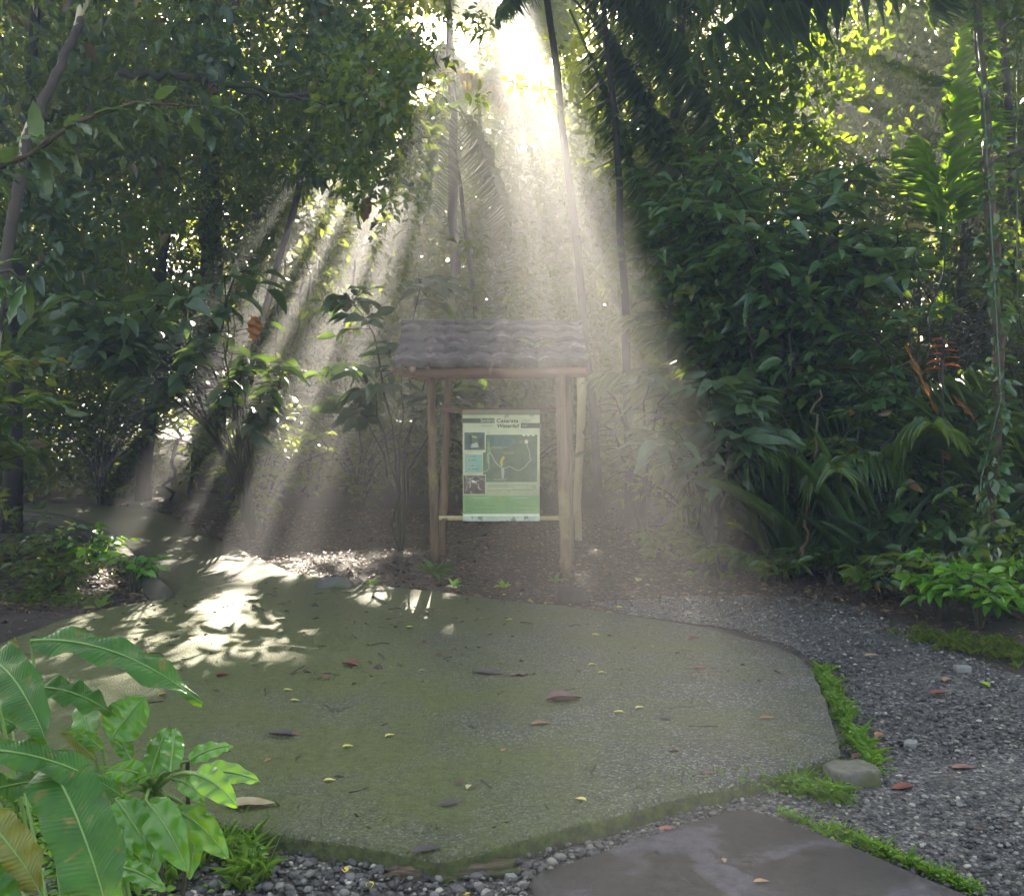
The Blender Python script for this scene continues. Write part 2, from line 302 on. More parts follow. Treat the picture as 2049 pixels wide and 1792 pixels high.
def slab_mat():
    m, t, o = newmat('wet_slate'); L = t.links.new
    tc = N(t, 'ShaderNodeTexCoord'); v = tc.outputs['Object']
    n1 = N(t, 'ShaderNodeTexNoise', i_Scale=1.6, i_Detail=7.0, i_Roughness=.6, i_Distortion=.6); L(v, n1.inputs['Vector'])
    r = ramp(t, [(.50, (.034, .031, .032)), (.54, (.066, .062, .074))]); L(n1.outputs[0], r.inputs[0])
    n2 = N(t, 'ShaderNodeTexNoise', i_Scale=24.0, i_Detail=8.0, i_Roughness=.75); L(v, n2.inputs['Vector'])
    r2 = ramp(t, [(.35, (.45, .45, .45)), (.5, (1, 1, 1)), (.65, (1.5, 1.5, 1.45))]); L(n2.outputs[0], r2.inputs[0])
    mx = N(t, 'ShaderNodeMix', data_type='RGBA', blend_type='MULTIPLY'); mx.inputs[0].default_value = .9
    L(r.outputs[0], mx.inputs[6]); L(r2.outputs[0], mx.inputs[7])
    n7 = N(t, 'ShaderNodeTexNoise', i_Scale=140.0, i_Detail=3.0, i_Roughness=.7); L(v, n7.inputs['Vector'])
    r7 = ramp(t, [(.32, (.5, .5, .5)), (.5, (1, 1, 1)), (.66, (1.1, 1.1, 1.1)), (.72, (2.2, 2.1, 2.0))]); L(n7.outputs[0], r7.inputs[0])
    mx2 = N(t, 'ShaderNodeMix', data_type='RGBA', blend_type='MULTIPLY'); mx2.inputs[0].default_value = .8; L(mx.outputs[2], mx2.inputs[6]); L(r7.outputs[0], mx2.inputs[7])
    p = N(t, 'ShaderNodeBsdfPrincipled'); L(mx2.outputs[2], p.inputs['Base Color'])
    r4 = ramp(t, [(.50, (.5, .5, .5)), (.53, (.68, .68, .68))]); L(n1.outputs[0], r4.inputs[0]); L(r4.outputs[0], p.inputs['Roughness'])
    b = N(t, 'ShaderNodeBump', i_Strength=.5, i_Distance=.006); L(n2.outputs[0], b.inputs['Height']); L(b.outputs[0], p.inputs['Normal'])
    L(p.outputs[0], o.inputs[0]); return m
M['slab'] = slab_mat()
def flat(name, c, rough=.6, var=.25, sc=12):
    c = np.array(c)
    return noisy(name, [(.3, tuple(c*(1 - var))), (.7, tuple(c*(1 + var*.6)))], sc, 4, rough, bump=0)

# ------------------------------------------------------------------ where the sun comes through the canopy (coordinates: where a ray lands on the ground)
prng = np.random.RandomState(5)
ph = prng.rand(24)*6.28; kx = prng.normal(0, 1, 24); ky = prng.normal(0, 1, 24)
def noise2(x, y, f):
    s = 0
    for i in range(24): s = s + np.cos(f*(1 + i*.12)*(kx[i]*x + ky[i]*y*.6) + ph[i])/(1 + i*.08)
    return s/4.2
OPEN = [  # cx, cy, rx, ry, openness
    (-1.65, 6.85, 1.5, 1.85, 1), (-.6, 7.9, .85, 1.1, .9), (1.55, 9.6, 1.2, 1.8, .85), (.3, 10.5, 1.2, 1.4, .5), (1.15, 7.4, .45, .6, .8),
    (-2.7, 4.7, .5, .7, .7), (-1.9, 9.9, 1.5, 1.3, .9), (4.2, 5.2, .6, .8, .7), (-4.6, 14.5, 1.4, 1.8, .8), (-3.6, 10, .9, 1.5, .5), (4.5, 1.4, .65, 2.9, 1)]
def openness(x, y):
    o = np.zeros_like(x)
    for cx, cy_, rx, ry, a in OPEN:
        q = ((x - cx)/rx)**2 + ((y - cy_)/ry)**2
        o = np.maximum(o, a*np.clip(1.7 - 1.2*q, 0, 1))
    return o
def streak(t):                               # gaps cut between leaf sprays to give thin shafts on the left and one broad shaft on the right
    s = np.cos(61*t + 1.0) + .9*np.cos(97*t + 2.1) + .7*np.cos(149*t + .4) + .4*np.cos(33*t)
    return np.where((t > .13) & (t < .385), .8 + .8*s, np.where(np.abs(t) < .12, .25 + .9*s, .75 + s))
def land(p):
    k = p[:, 2]/SD.z
    return p[:, 0] - SD.x*k, p[:, 1] - SD.y*k
def keep_mask(p, rng, grain=1.0, fine=True):
    gx, gy = land(p); o = openness(gx, gy)
    if not fine: return (o < .12)
    t = gx/(1.55 + .47*gy); st = streak(t)
    s = np.where((t > .13) & (t < .40), .35*st, .6*st + .22) + .45*noise2(gx, gy, 4.5)
    s = np.where(gx > 3.4, s + 1.5, s)
    near = (gy > -.8) & (gy < 3.4) & (((t > .03) & (t < .46)) | ((t > -.46) & (t <= .03) & (st > .1)))
    mid = (t > .09) & (t < .385) & (gy > 5) & (gy < 12) & (rng.rand(len(gx)) < .5)
    return ((o < .12) & ~mid & ~near) | ((o >= .12) & (s < .12 - (o - .5)*.5))

# ------------------------------------------------------------------ ground, pad, path, gravel
def sheet(name, x0, x1, y0, y1, nx, ny, zf, mat, **k):
    X, Y = np.meshgrid(np.linspace(x0, x1, nx), np.linspace(y0, y1, ny)); Z = zf(X, Y)
    i = (np.arange(ny - 1)[:, None]*nx + np.arange(nx - 1)[None]).ravel()
    mb = MB(); mb.add(np.stack([X, Y, Z], -1).reshape(-1, 3), np.stack([i, i + 1, i + nx + 1, i + nx], -1))
    return tag(mb.build(name, mat), kind='structure', **k)
def gz(X, Y):
    r = np.hypot(X, Y)
    return -.10 + .035*noise2(X, Y, .8)*np.clip((r - 2)/6, 0, 1)
mbg = MB()
gxs = np.unique(np.concatenate([np.linspace(-300, -40, 10), np.linspace(-40, -12, 15), np.linspace(-12, 12, 121), np.linspace(12, 40, 15), np.linspace(40, 300, 10)]))
gys = np.unique(np.concatenate([np.linspace(-60, -6, 6), np.linspace(-6, 18, 121), np.linspace(18, 60, 22), np.linspace(60, 300, 12)]))
X, Y = np.meshgrid(gxs, gys); nx = len(gxs); i = (np.arange(len(gys) - 1)[:, None]*nx + np.arange(nx - 1)[None]).ravel()
mbg.add(np.stack([X, Y, gz(X, Y)], -1).reshape(-1, 3), np.stack([i, i + 1, i + nx + 1, i + nx], -1))
tag(mbg.build('ground', M['soil']), kind='structure')
def poly_slab(name, pts, z0, z1, mat, sidemat=None, rough=0, seg=.06, rng=None, bevel=.015, **k):
    """a slab with an uneven rim from a ground outline"""
    rng = rng or np.random.RandomState(1); q = []
    for a, b in zip(pts, pts[1:] + pts[:1]):
        a = np.array(a[:2], float); b = np.array(b[:2], float); n = max(1, int(np.linalg.norm(b - a)/seg))
        for i in range(n): q.append(a + (b - a)*i/n)
    q = np.array(q); c = q.mean(0); n = len(q)
    if rough: q = q + norm(q - c)*(np.convolve(np.tile(rng.normal(0, rough, n), 3), [.25, .5, .25], 'same')[n:2*n, None])
    rings = [(1 - bevel*2/1.0, z1), (1.0, z1 - bevel), (1.0, z0)]
    d = norm(q - c)
    v = [np.column_stack([q - d*bevel*1.2, np.full(n, z1)]), np.column_stack([q, np.full(n, z1 - bevel*1.3)]), np.column_stack([q + d*.02, np.full(n, z0)])]
    mb = MB(); V = np.concatenate([np.array([[c[0], c[1], z1]])] + v)
    i = np.arange(n); j = (i + 1) % n
    mb.add(V, np.concatenate([np.stack([1 + i + r*n, 1 + i + (r + 1)*n, 1 + j + (r + 1)*n, 1 + j + r*n], -1) for r in (0, 1)]))
    mb.f.append(np.arange(1, n + 1)); mb.n.append([n]); mb.uv.append(np.zeros((n, 2)))
    me = mb.mesh(name); o = link(name, me, mat, smooth=False)
    if sidemat:
        me.materials.append(sidemat); mi = np.zeros(len(me.polygons), int); mi[n:2*n] = 1; me.polygons.foreach_set('material_index', mi)
    return tag(o, **k)
PADZ = .0
pad_px = [(417, 1642), (560, 1662), (683, 1677), (780, 1696), (883, 1716), (960, 1700), (1050, 1668), (1216, 1628), (1366, 1587), (1533, 1548), (1685, 1503),
          (1672, 1465), (1660, 1428), (1645, 1380), (1626, 1338), (1600, 1312), (1553, 1292), (1466, 1268), (1380, 1248), (1250, 1228), (1130, 1211), (1061, 1206), (879, 1183), (700, 1165), (560, 1140), (350, 1193), (232, 1212), (120, 1240), (0, 1285), (-120, 1340), (-220, 1430), (-200, 1530), (0, 1610), (200, 1635)]
pad = [G(x, y, PADZ) for x, y in pad_px]
pado = poly_slab('concrete_pad', pad, -.13, PADZ, M['aggregate'], M['moss'], rough=.008, seg=.05, kind='structure')
path_px = [(572, 1140), (430, 1075), (345, 1033), (300, 1018), (180, 1008), (0, 1003), (-200, 1000), (-200, 1010), (0, 1020), (130, 1033), (200, 1055), (250, 1095), (300, 1145), (352, 1196), (450, 1172)]
poly_slab('path', [G(x, y, PADZ - .012) for x, y in path_px], -.14, PADZ - .012, M['pathmat'], M['moss'], rough=.004, seg=.08, kind='structure')
kp = [G(x, y, -.02) for x, y in [(-150, 1012), (0, 1022), (130, 1037), (200, 1059), (250, 1099), (300, 1148), (352, 1199)]]
mbk = MB(); nrm_ = []
for q_ in range(len(kp)):
    d_ = (kp[min(q_ + 1, len(kp) - 1)] - kp[max(q_ - 1, 0)]).normalized(); nrm_.append(Vector((d_.y, -d_.x, 0)))
sec = [(.0, -.10), (.0, .02), (.03, .035), (.11, .03), (.13, .01), (.14, -.14)]
V_ = [[k_.x + n_.x*u_, k_.y + n_.y*u_, w_] for k_, n_ in zip(kp, nrm_) for u_, w_ in sec]
mbk.add(V_, [(i_*6 + j_, i_*6 + j_ + 1, i_*6 + j_ + 7, i_*6 + j_ + 6) for i_ in range(len(kp) - 1) for j_ in range(5)]); k0 = (len(kp) - 1)*6
mbk.f.append(np.arange(k0, k0 + 6)); mbk.n.append([6]); mbk.uv.append(np.zeros((6, 2)))
tag(mbk.build('path_kerb', M['kerb'], smooth=False), 'low dark mossy kerb along the left side of the path', 'kerb')
def far_z(X, Y): return gz(X, Y) + .02
gr_px = [(1180, 1212), (1400, 1195), (1560, 1190), (1720, 1215), (1900, 1300), (2150, 1400), (2500, 1500), (2600, 1900), (1024, 2600), (-600, 2300), (-200, 1700), (200, 1660), (417, 1660), (883, 1735), (1216, 1645), (1690, 1515), (1640, 1330), (1450, 1255)]
gp = [G(x, y, -.1) for x, y in gr_px]
mbr = MB()
def pip(x, y, poly):
    x = np.asarray(x); y = np.asarray(y); ins = np.zeros(x.shape, bool); n = len(poly)
    for i in range(n):
        x1, y1 = poly[i][0], poly[i][1]; x2, y2 = poly[(i + 1) % n][0], poly[(i + 1) % n][1]
        c = ((y1 > y) != (y2 > y)) & (x < (x2 - x1)*(y - y1)/(y2 - y1 + 1e-12) + x1); ins ^= c
    return ins
xs = np.linspace(-4, 7, 280); ys = np.linspace(1.2, 9.5, 210); X, Y = np.meshgrid(xs, ys)
Z = gz(X, Y) + .012 + .012*noise2(X, Y, 3.0); nx = len(xs)
i = (np.arange(len(ys) - 1)[:, None]*nx + np.arange(nx - 1)[None]); cxm = (X[:-1, :-1] + X[1:, 1:])/2; cym = (Y[:-1, :-1] + Y[1:, 1:])/2
sel = pip(cxm + .12*noise2(cxm, cym, 2.5), cym + .12*noise2(cym, cxm, 2.5), gp); i = i[sel]
Z = np.maximum(Z, gz(X, Y) + .006)
mbr.add(np.stack([X, Y, Z], -1).reshape(-1, 3), np.stack([i, i + 1, i + nx + 1, i + nx], -1))
tag(mbr.build('gravel_path', M['gravel']), kind='structure')
def icosa():
    t = (1 + 5**.5)/2
    v = np.array([(-1, t, 0), (1, t, 0), (-1, -t, 0), (1, -t, 0), (0, -1, t), (0, 1, t), (0, -1, -t), (0, 1, -t), (t, 0, -1), (t, 0, 1), (-t, 0, -1), (-t, 0, 1)], float)
    f = [(0, 11, 5), (0, 5, 1), (0, 1, 7), (0, 7, 10), (0, 10, 11), (1, 5, 9), (5, 11, 4), (11, 10, 2), (10, 7, 6), (7, 1, 8), (3, 9, 4), (3, 4, 2), (3, 2, 6), (3, 6, 8), (3, 8, 9), (4, 9, 5), (2, 4, 11), (6, 2, 10), (8, 6, 7), (9, 8, 1)]
    return v/np.linalg.norm(v[0]), np.array(f)
IV, IF = icosa()
def stones(mb, pos, size, rng, flatn=.6):
    n = len(pos); sc = size[:, None]*(rng.rand(n, 3)*.6 + .7); sc[:, 2] *= flatn
    a = rng.rand(n)*6.28; v = IV[None]*sc[:, None]*(1 + .25*(rng.rand(n, 12, 1) - .5))
    c, s = np.cos(a)[:, None], np.sin(a)[:, None]
    v = np.stack([v[..., 0]*c - v[..., 1]*s, v[..., 0]*s + v[..., 1]*c, v[..., 2]], -1) + pos[:, None]
    f = (IF[None] + (np.arange(n)*12)[:, None, None]).reshape(-1, 3); mb.add(v.reshape(-1, 3), f)
rng = np.random.RandomState(3)
n = 130000; px = rng.rand(n)*11 - 4; py = 1.6 + rng.rand(n)**1.6*6.5
ok = pip(px, py, gp) & ~pip(px, py, pad) & (np.abs(px) < py*.58 + .3)
px, py = px[ok], py[ok]; sz = .0045 + rng.rand(len(px))**3*.0105; sz[(px < .3)] *= 1.5
mb = MB(); stones(mb, np.column_stack([px, py, gz(px, py) + .018 + sz*.2]), sz, rng)
tag(mb.build('gravel', M['pebble']), 'loose grey gravel pebbles around the concrete pad and slab', 'gravel', kind='stuff')

# stone slab in the lower right
slab_px = [(1068, 1748), (1200, 1704), (1330, 1660), (1420, 1632), (1452, 1622), (1478, 1618), (1505, 1619), (1535, 1628), (1700, 1690), (1960, 1800), (2100, 1870), (1700, 2150), (1300, 2050)]
sl = poly_slab('stone_slab', [G(x, y, -.03) for x, y in slab_px], -.075, -.03, M['slab'], rough=.002, seg=.03, bevel=.006)
tag(sl, 'flat dark slate slab with damp patches lying on the gravel', 'stone slab')

def blob_box(name, loc, h, rz, mat, amp=.1, label=None, cat=None, seed=0, top=1.0, parent=None):
    """rough block: a subdivided box with displaced vertices"""
    rg = np.random.RandomState(seed); n = 7; mb = MB(); V = {}; vs = []; fs = []
    def vid(p):
        k = tuple(np.round(p, 4))
        if k not in V: V[k] = len(vs); vs.append(p)
        return V[k]
    g = np.linspace(-1, 1, n)
    for ax in range(3):
        for sgn in (-1, 1):
            for a in range(n - 1):
                for b in range(n - 1):
                    q = []
                    for (u, w_) in ((g[a], g[b]), (g[a + 1], g[b]), (g[a + 1], g[b + 1]), (g[a], g[b + 1])):
                        p = np.zeros(3); p[ax] = sgn; p[(ax + 1) % 3] = u; p[(ax + 2) % 3] = w_; q.append(vid(p))
                    fs.append(q if sgn > 0 else q[::-1])
    v = np.array(vs); r = np.linalg.norm(v, axis=1, keepdims=True)
    v = v*(1 - .13*np.clip(r - 1, 0, 1)); v = v*(1 + amp*rg.normal(0, .5, (len(v), 1)))
    v[:, :2] *= (1 + (top - 1)*(v[:, 2:3] + 1)/2); v = v*np.array(h); v[:, 2] += h[2]
    mb.add(v, np.array(fs)); o = mb.build(name, mat, parent, loc); o.rotation_euler = (0, 0, rz)
    return tag(o, label, cat)
p = G(1712, 1588, -.1)
blob_box('concrete_block', (p.x, p.y + .06, -.10), (.10, .075, .05), R(12), M['block'], .06, 'rough mossy concrete block at the right corner of the pad', 'concrete block', 3)
p = G(1144, 1198, -.02); blob_box('footing_block', (p.x, p.y + .08, -.05), (.12, .10, .05), R(5), M['barkdark'], .08, 'dark concrete footing block under the right kiosk posts', 'footing block', 4, .9)
p = G(905, 1765, -.1); blob_box('rotten_log', (p.x, p.y + .02, -.10), (.20, .032, .026), R(6), M['rotten'], .34, 'pale rotten piece of wood on the gravel in front of the pad', 'log', 5)
p = G(668, 1172, 0); blob_box('dark_stone', (p.x, p.y, -.03), (.16, .08, .05), R(4), M['rock'], .06, 'low dark stone at the back edge of the sunlit concrete', 'stone', 6, .7)
for k, (x, y, s, lab) in enumerate([(1925, 1342, .045, 'round grey pebble on the grass at the right verge'), (1822, 1492, .035, 'pale flat pebble on the dark gravel right of the pad'), (1022, 1755, .022, 'bluish pebble beside the rotten wood'), (1520, 1700, .02, 'white pebble near the slab corner'), (1150, 1738, .02, 'pale round pebble left of the slate slab')]):
    if k == 3: continue
    p = G(x, y, -.08); blob_box('pebble', (p.x, p.y, -.088), (s, s*.75, s*.45), k, flat('pebble_%s' % ['grey', 'pale', 'blue', '', 'light'][k], (.22, .22, .2), .6, .3, 20), .03, lab, 'pebble', 10 + k)

# ------------------------------------------------------------------ kiosk
KD = 9.35
kio = empty('trail_kiosk', (P(1000, 1130, KD).x, KD, -.06), label='small open wooden kiosk with grey wavy tiled roof sheltering the trail board', cat='kiosk')
def klocal(p): return Vector(p) - kio.location
krng = np.random.RandomState(2)
def post(top, bot, r0, r1, name='post'):
    mb = MB(); pts = [klocal(bot + (top - bot)*t) for t in np.linspace(0, 1, 14)]
    mb.tube(pts, np.linspace(r1, r0, 14), 14, lump=.06, rng=krng); mb.build(name, M['post'], kio)
post(P(861, 742, 9.0), P(871, 1120, 9.15), .036, .041)
post(P(898, 752, 9.75), P(884, 1112, 9.45), .037, .038)
post(P(1120, 742, 8.75), P(1133, 1140, 8.85), .043, .050)
post(P(1138, 752, 9.5), P(1139, 1125, 9.25), .036, .042)
mb = MB(); mb.tube([klocal(P(1131, 1118, 8.78)), klocal(P(1134, 1155, 8.80))], [.055, .035], 9, lump=.15, rng=krng); mb.build('post_sleeve', M['post'], kio)
# rails that carry the board
def bar(a, b, h, d, mat, name='rail'):
    a, b = klocal(a), klocal(b); mid = (a + b)/2; dv = (b - a); L_ = dv.length; dv.normalize()
    up = Vector((0, 0, 1)); sd = dv.cross(up).normalized(); up = sd.cross(dv)
    mb = MB(); mb.box(mid, (L_/2, d, h), np.array([dv, sd, up]).T); mb.build(name, mat, kio)
bar(P(862, 1036, 9.42), P(1138, 1036, 9.38), .018, .018, M['cane'])
bar(P(880, 820, 9.55), P(1138, 820, 9.50), .02, .018, M['beam'])
bar(P(800, 747, 8.85), P(1172, 743, 8.6), .035, .03, M['beam'], 'front_beam')
bar(P(832, 752, 9.85), P(1172, 748, 9.6), .035, .03, M['beam'], 'rear_beam')
RW = .82; rc = klocal(Vector((P(985, 641, 9.45).x, 9.45, P(1003, 652, 9.45).z))); skew = R(-3)
EZ = P(975, 734, 8.6).z - kio.location.z; RZ = rc.z; run = .80
for k, xx in enumerate((-.66, 0.0, .66)):          # rafters with square ends under the eave
    mb = MB()
    for sg in (-1, 1):
        a = Vector((rc.x + xx, rc.y + sg*(run + .03), EZ - .045)); b = Vector((rc.x + xx, rc.y, RZ - .045)); dv = b - a; L_ = dv.length; dv.normalize()
        sd = dv.cross(Vector((0, 0, 1))).normalized(); up = sd.cross(dv)
        mb.box((a + b)/2, (L_/2, .022, .028), np.array([dv, sd, up]).T)
    mb.build('rafter', M['beam'], kio)
for sg, nm in ((-1, 'roof_slope'), (1, 'roof_slope')):
    mb = MB(); rows = 4; nxs = 130
    for r_ in range(rows):
        t0 = r_/rows; t1 = (r_ + 1)/rows + .03
        xs_ = np.linspace(-RW, RW, nxs); jit = .006*np.sin(xs_*3 + r_)
        prof = .026*np.abs(np.sin(xs_*pi/.2 + r_*.2))**.8 + .004*np.sin(xs_*41 + r_*2)
        V = []
        for (t, lift) in ((t0, -.014), (t0, .045), (t0 + (t1 - t0)*.33, .026), (t0 + (t1 - t0)*.66, .012), (t1, .004)):
            yy = rc.y + sg*((run + .05)*(1 - min(t, 1)) - (.05 if lift < 0 else 0)); zz = EZ + (RZ - EZ)*min(t, 1) + lift
            V.append(np.column_stack([rc.x + xs_, np.full(nxs, yy) + sg*jit + krng.normal(0, .003, nxs)*(t == t0), zz + prof + krng.normal(0, .0015, nxs) - (.02 if lift < 0 else 0)*0]))
        V = np.array(V); i = (np.arange(4)[:, None]*nxs + np.arange(nxs - 1)[None]).ravel()
        mb.add(V.reshape(-1, 3), np.stack([i, i + 1, i + nxs + 1, i + nxs], -1))
    mb.build(nm, M['tile'], kio)
mb = MB(); mb.tube([(rc.x - RW - .01, rc.y, RZ + .025), (rc.x, rc.y, RZ + .03), (rc.x + RW + .01, rc.y, RZ + .025)], .032, 10); mb.build('ridge_cap', M['tile'], kio)
for sx in (-1, 1):
    mb = MB()
    for sg in (-1, 1):
        a = Vector((rc.x + sx*(RW - .01), rc.y + sg*(run), EZ - .055)); b = Vector((rc.x + sx*(RW - .01), rc.y, RZ - .05)); dv = b - a; L_ = dv.length; dv.normalize()
        sd = dv.cross(Vector((0, 0, 1))).normalized(); up = sd.cross(dv); mb.box((a + b)/2, (L_/2, .012, .032), np.array([dv, sd, up]).T)
    mb.build('barge_board', M['beam'], kio)
# epiphyte on the roof
def leafset(name, T, mat, parent, specs, loc=(0, 0, 0), seed=0, tilt=.2):
    rg = np.random.RandomState(seed); mb = MB(); pos, dr, ln, wd = zip(*specs)
    scatter_leaves(mb, np.array([list(a) for a in pos], float), np.array([list(a) for a in dr], float), np.array(ln), np.array(wd), T, rg, tilt=tilt)
    return mb.build(name, mat, parent, loc)
def rosette(name, loc, n, L0, L1, asp, mat, label, cat, seed=0, elev=(.2, 1.1), T=T_MD, group=None, tilt=.15):
    rg = np.random.RandomState(seed); sp = []
    for i in range(n):
        a = i*2.4 + rg.rand()*.5; e = elev[0] + (elev[1] - elev[0])*rg.rand(); L_ = L0 + (L1 - L0)*rg.rand()
        sp.append(((0.01*cos(a), .01*sin(a), .01), (cos(a)*cos(e), sin(a)*cos(e), sin(e)), L_, L_*asp))
    o = leafset(name, T, mat, None, sp, loc, seed, tilt); return tag(o, label, cat, group)
rp = P(1072, 700, 8.95)
rosette('roof_fern', (rp.x, rp.y, rp.z - .0), 16, .12, .24, .28, M['dull'], 'small fern growing on the kiosk roof tiles', 'fern', 3, (-.2, .7))

# ------------------------------------------------------------------ information board
BW, BH = .70, 1.01
bp_ = P(1003, 1042, 9.30)
bd = empty('information_board', (bp_.x, bp_.y, bp_.z), label='pale green trail information board titled Catarata Waterfall hanging inside the kiosk', cat='sign')
bd.rotation_euler = (0, 0, R(1.0))
def bx_(x): return (x - 215)/1085*BW - BW/2
def bz_(y): return (1690 - y)/1570*BH
def rect(name, x0, y0, x1, y1, mat, lay=1, parent=None):
    mb = MB(); y = -.010 - .0016*lay
    mb.add([(bx_(x0), y, bz_(y1)), (bx_(x1), y, bz_(y1)), (bx_(x1), y, bz_(y0)), (bx_(x0), y, bz_(y0))], [(0, 1, 2, 3)])
    return mb.build(name, mat, parent or bd, smooth=False)
def polys(name, lst, mat, lay=1, parent=None):
    mb = MB(); y = -.010 - .0016*lay
    for pts in lst: mb.add([(bx_(a), y, bz_(b)) for a, b in pts], [tuple(range(len(pts)))[::-1]])
    return mb.build(name, mat, parent or bd, smooth=False)
def stroke(pts, wd):
    r = []; 
    for (a, b), (c, d) in zip(pts, pts[1:]):
        v = Vector((c - a, d - b)); 
        if v.length < 1e-6: continue
        v.normalize(); n_ = Vector((-v.y, v.x))*wd/2; a_, b_ = a - v.x*wd*.3, b - v.y*wd*.3; c_, d_ = c + v.x*wd*.3, d + v.y*wd*.3
        r.append([(a_ + n_.x, b_ + n_.y), (c_ + n_.x, d_ + n_.y), (c_ - n_.x, d_ - n_.y), (a_ - n_.x, b_ - n_.y)])
    return r
def textlines(lst, h, mat, name, lay=2, seed=0, parent=None):
    rg = random.Random(seed); out_ = []
    for (x0, x1, y) in lst:
        x = x0
        while x < x1 - 6:
            w_ = min(rg.uniform(14, 52), x1 - x); out_.append([(x, y - h/2), (x + w_, y - h/2), (x + w_, y + h/2), (x, y + h/2)]); x += w_ + 7
    return polys(name, out_, mat, lay, parent)
def words(s, x, y, h, mat, shear=0, name='lettering', wd=None, lay=3, bold=.0, align='LEFT'):
    c = bpy.data.curves.new('lettering_curve', 'FONT'); c.body = s; c.size = 1; c.shear = shear; c.offset = bold; c.align_x = align
    o = bpy.data.objects.new('tmp', c); C.objects.link(o); bpy.context.view_layer.update()
    me = bpy.data.meshes.new_from_object(o.evaluated_get(bpy.context.evaluated_depsgraph_get())); bpy.data.objects.remove(o)
    v = np.array([q.co[:] for q in me.vertices]); s_ = h/.70*BH/1570
    sx = s_
    if wd: sx = wd/1085*BW/(v[:, 0].max() - v[:, 0].min())
    for q in me.vertices: q.co = (bx_(x) + q.co.x*sx, -.010 - .0016*lay, bz_(y) + q.co.y*s_)
    return link(name, me, mat, bd, smooth=False)
m_cream = noisy('aged_cream_print', [(.3, (.58, .60, .34)), (.7, (.74, .75, .46))], 4, rough=.5, bump=0, spots=[(9, .62, .72, (.30, .31, .18))], coord='Object')
m_dark = flat('dark_print', (.10, .115, .07), .5); m_map = flat('map_print', (.15, .19, .10), .5, .3, 9)
m_white = flat('white_print', (.78, .79, .58), .5, .1); m_green = flat('green_print', (.22, .38, .13), .5, .15, 7)
m_cyan = flat('turquoise_print', (.28, .47, .34), .5, .12); m_yel = flat('yellow_print', (.62, .50, .12), .5, .1)
m_fade = flat('faded_print', (.30, .31, .19), .5, .1); m_olive = flat('olive_print', (.22, .23, .12), .5, .15)
m_gdk = flat('green_text_print', (.10, .19, .07), .5, .1); m_grey = flat('grey_print', (.48, .5, .38), .5, .1)
m_brown = noisy('brown_photo', [(.35, (.09, .06, .045)), (.6, (.17, .12, .085)), (.75, (.35, .28, .2))], 22, rough=.5, bump=0)
m_blue = noisy('blue_green_photo', [(.35, (.07, .11, .09)), (.6, (.12, .18, .15)), (.8, (.22, .28, .2))], 9, rough=.5, bump=0)
m_pale = noisy('pale_strip_print', [(.4, (.40, .50, .36)), (.6, (.55, .62, .46))], 9, rough=.5, bump=0, spots=[(14, .55, .62, (.2, .24, .14))])
mb = MB(); mb.box((0, 0, BH/2), (BW/2, .010, BH/2)); mb.build('panel', m_cream, bd, smooth=False)
rect('top_band', 216, 122, 1299, 186, m_olive); rect('title_bar', 216, 235, 663, 300, m_dark); rect('title_bar', 1035, 300, 1299, 372, m_dark)
words('Sendero', 466, 287, 50, m_white, wd=185); words('trail', 1052, 352, 42, m_grey, .3, wd=70)
words('Catarata', 690, 292, 52, m_dark, wd=305, bold=.02); words('Waterfall', 692, 365, 52, m_dark, .25, wd=308, bold=.02)
textlines([(478, 650, 330), (478, 640, 346), (1050, 1170, 258), (1050, 1185, 278)], 5, m_fade, 'small_print', 2, 1)
ph1 = rect('photo', 240, 432, 525, 680, m_blue)
polys('photo_shape', [[(340, 475), (420, 490), (415, 515), (345, 500)]], m_yel, 2, ph1); polys('photo_shape', [[(300, 470), (345, 465), (350, 640), (310, 600)], [(420, 520), (500, 500), (505, 660), (440, 640)]], m_dark, 2, ph1)
polys('photo_shape', [[(330, 600), (420, 570), (450, 640), (330, 650)]], m_grey, 2, ph1)
textlines([(275, 480, 698)], 5, m_fade, 'small_print', 2, 9)
mp_ = rect('map', 540, 465, 1265, 1133, m_map); rect('map_margin', 500, 715, 539.5, 1028, m_map)
polys('map_relief', [[(560, 480), (900, 480), (980, 560), (880, 640), (650, 620), (570, 560)]], flat('map_blue_print', (.12, .20, .15), .5, .3, 14), 2)
polys('route', stroke([(1115, 585), (1130, 650), (1155, 700), (1160, 790), (1180, 820), (1120, 880), (1100, 915), (1060, 940), (1020, 968), (970, 965), (920, 935), (870, 910), (840, 930), (800, 935)], 9), m_grey, 3)
polys('river', stroke([(500, 990), (560, 970), (588, 930), (585, 870), (580, 800), (560, 740)], 9) + stroke([(560, 740), (600, 715), (630, 760), (660, 830), (700, 880), (760, 925)], 12) + stroke([(590, 720), (610, 660), (640, 640)], 5), m_grey, 3)
polys('river_bank', [[(565, 520), (595, 520), (598, 700), (590, 900), (560, 860), (545, 820), (560, 720)]], flat('pale_green_print', (.25, .36, .15), .5, .3, 20), 2)
polys('you_are_here_arrow', [[(785, 762), (812, 788), (785, 830), (778, 870), (784, 882), (760, 922), (740, 872), (742, 840), (755, 800)]], m_yel, 4)
polys('waterfall_mark', [[(757, 930), (795, 930), (803, 985), (790, 1085), (768, 1085), (758, 1000)]], m_grey, 4)
textlines([(635, 845, 640), (655, 770, 655), (650, 830, 1092), (655, 825, 1108), (1012, 1072, 558), (1015, 1072, 572)], 5, m_grey, 'map_caption', 4, 2)
textlines([(755, 960, 714), (795, 935, 734)], 6, m_yel, 'map_caption', 4, 3)
rect('parking_symbol', 1089, 540, 1133, 585, m_white, 4); words('P', 1100, 577, 28, m_dark, lay=5)
mb = MB()
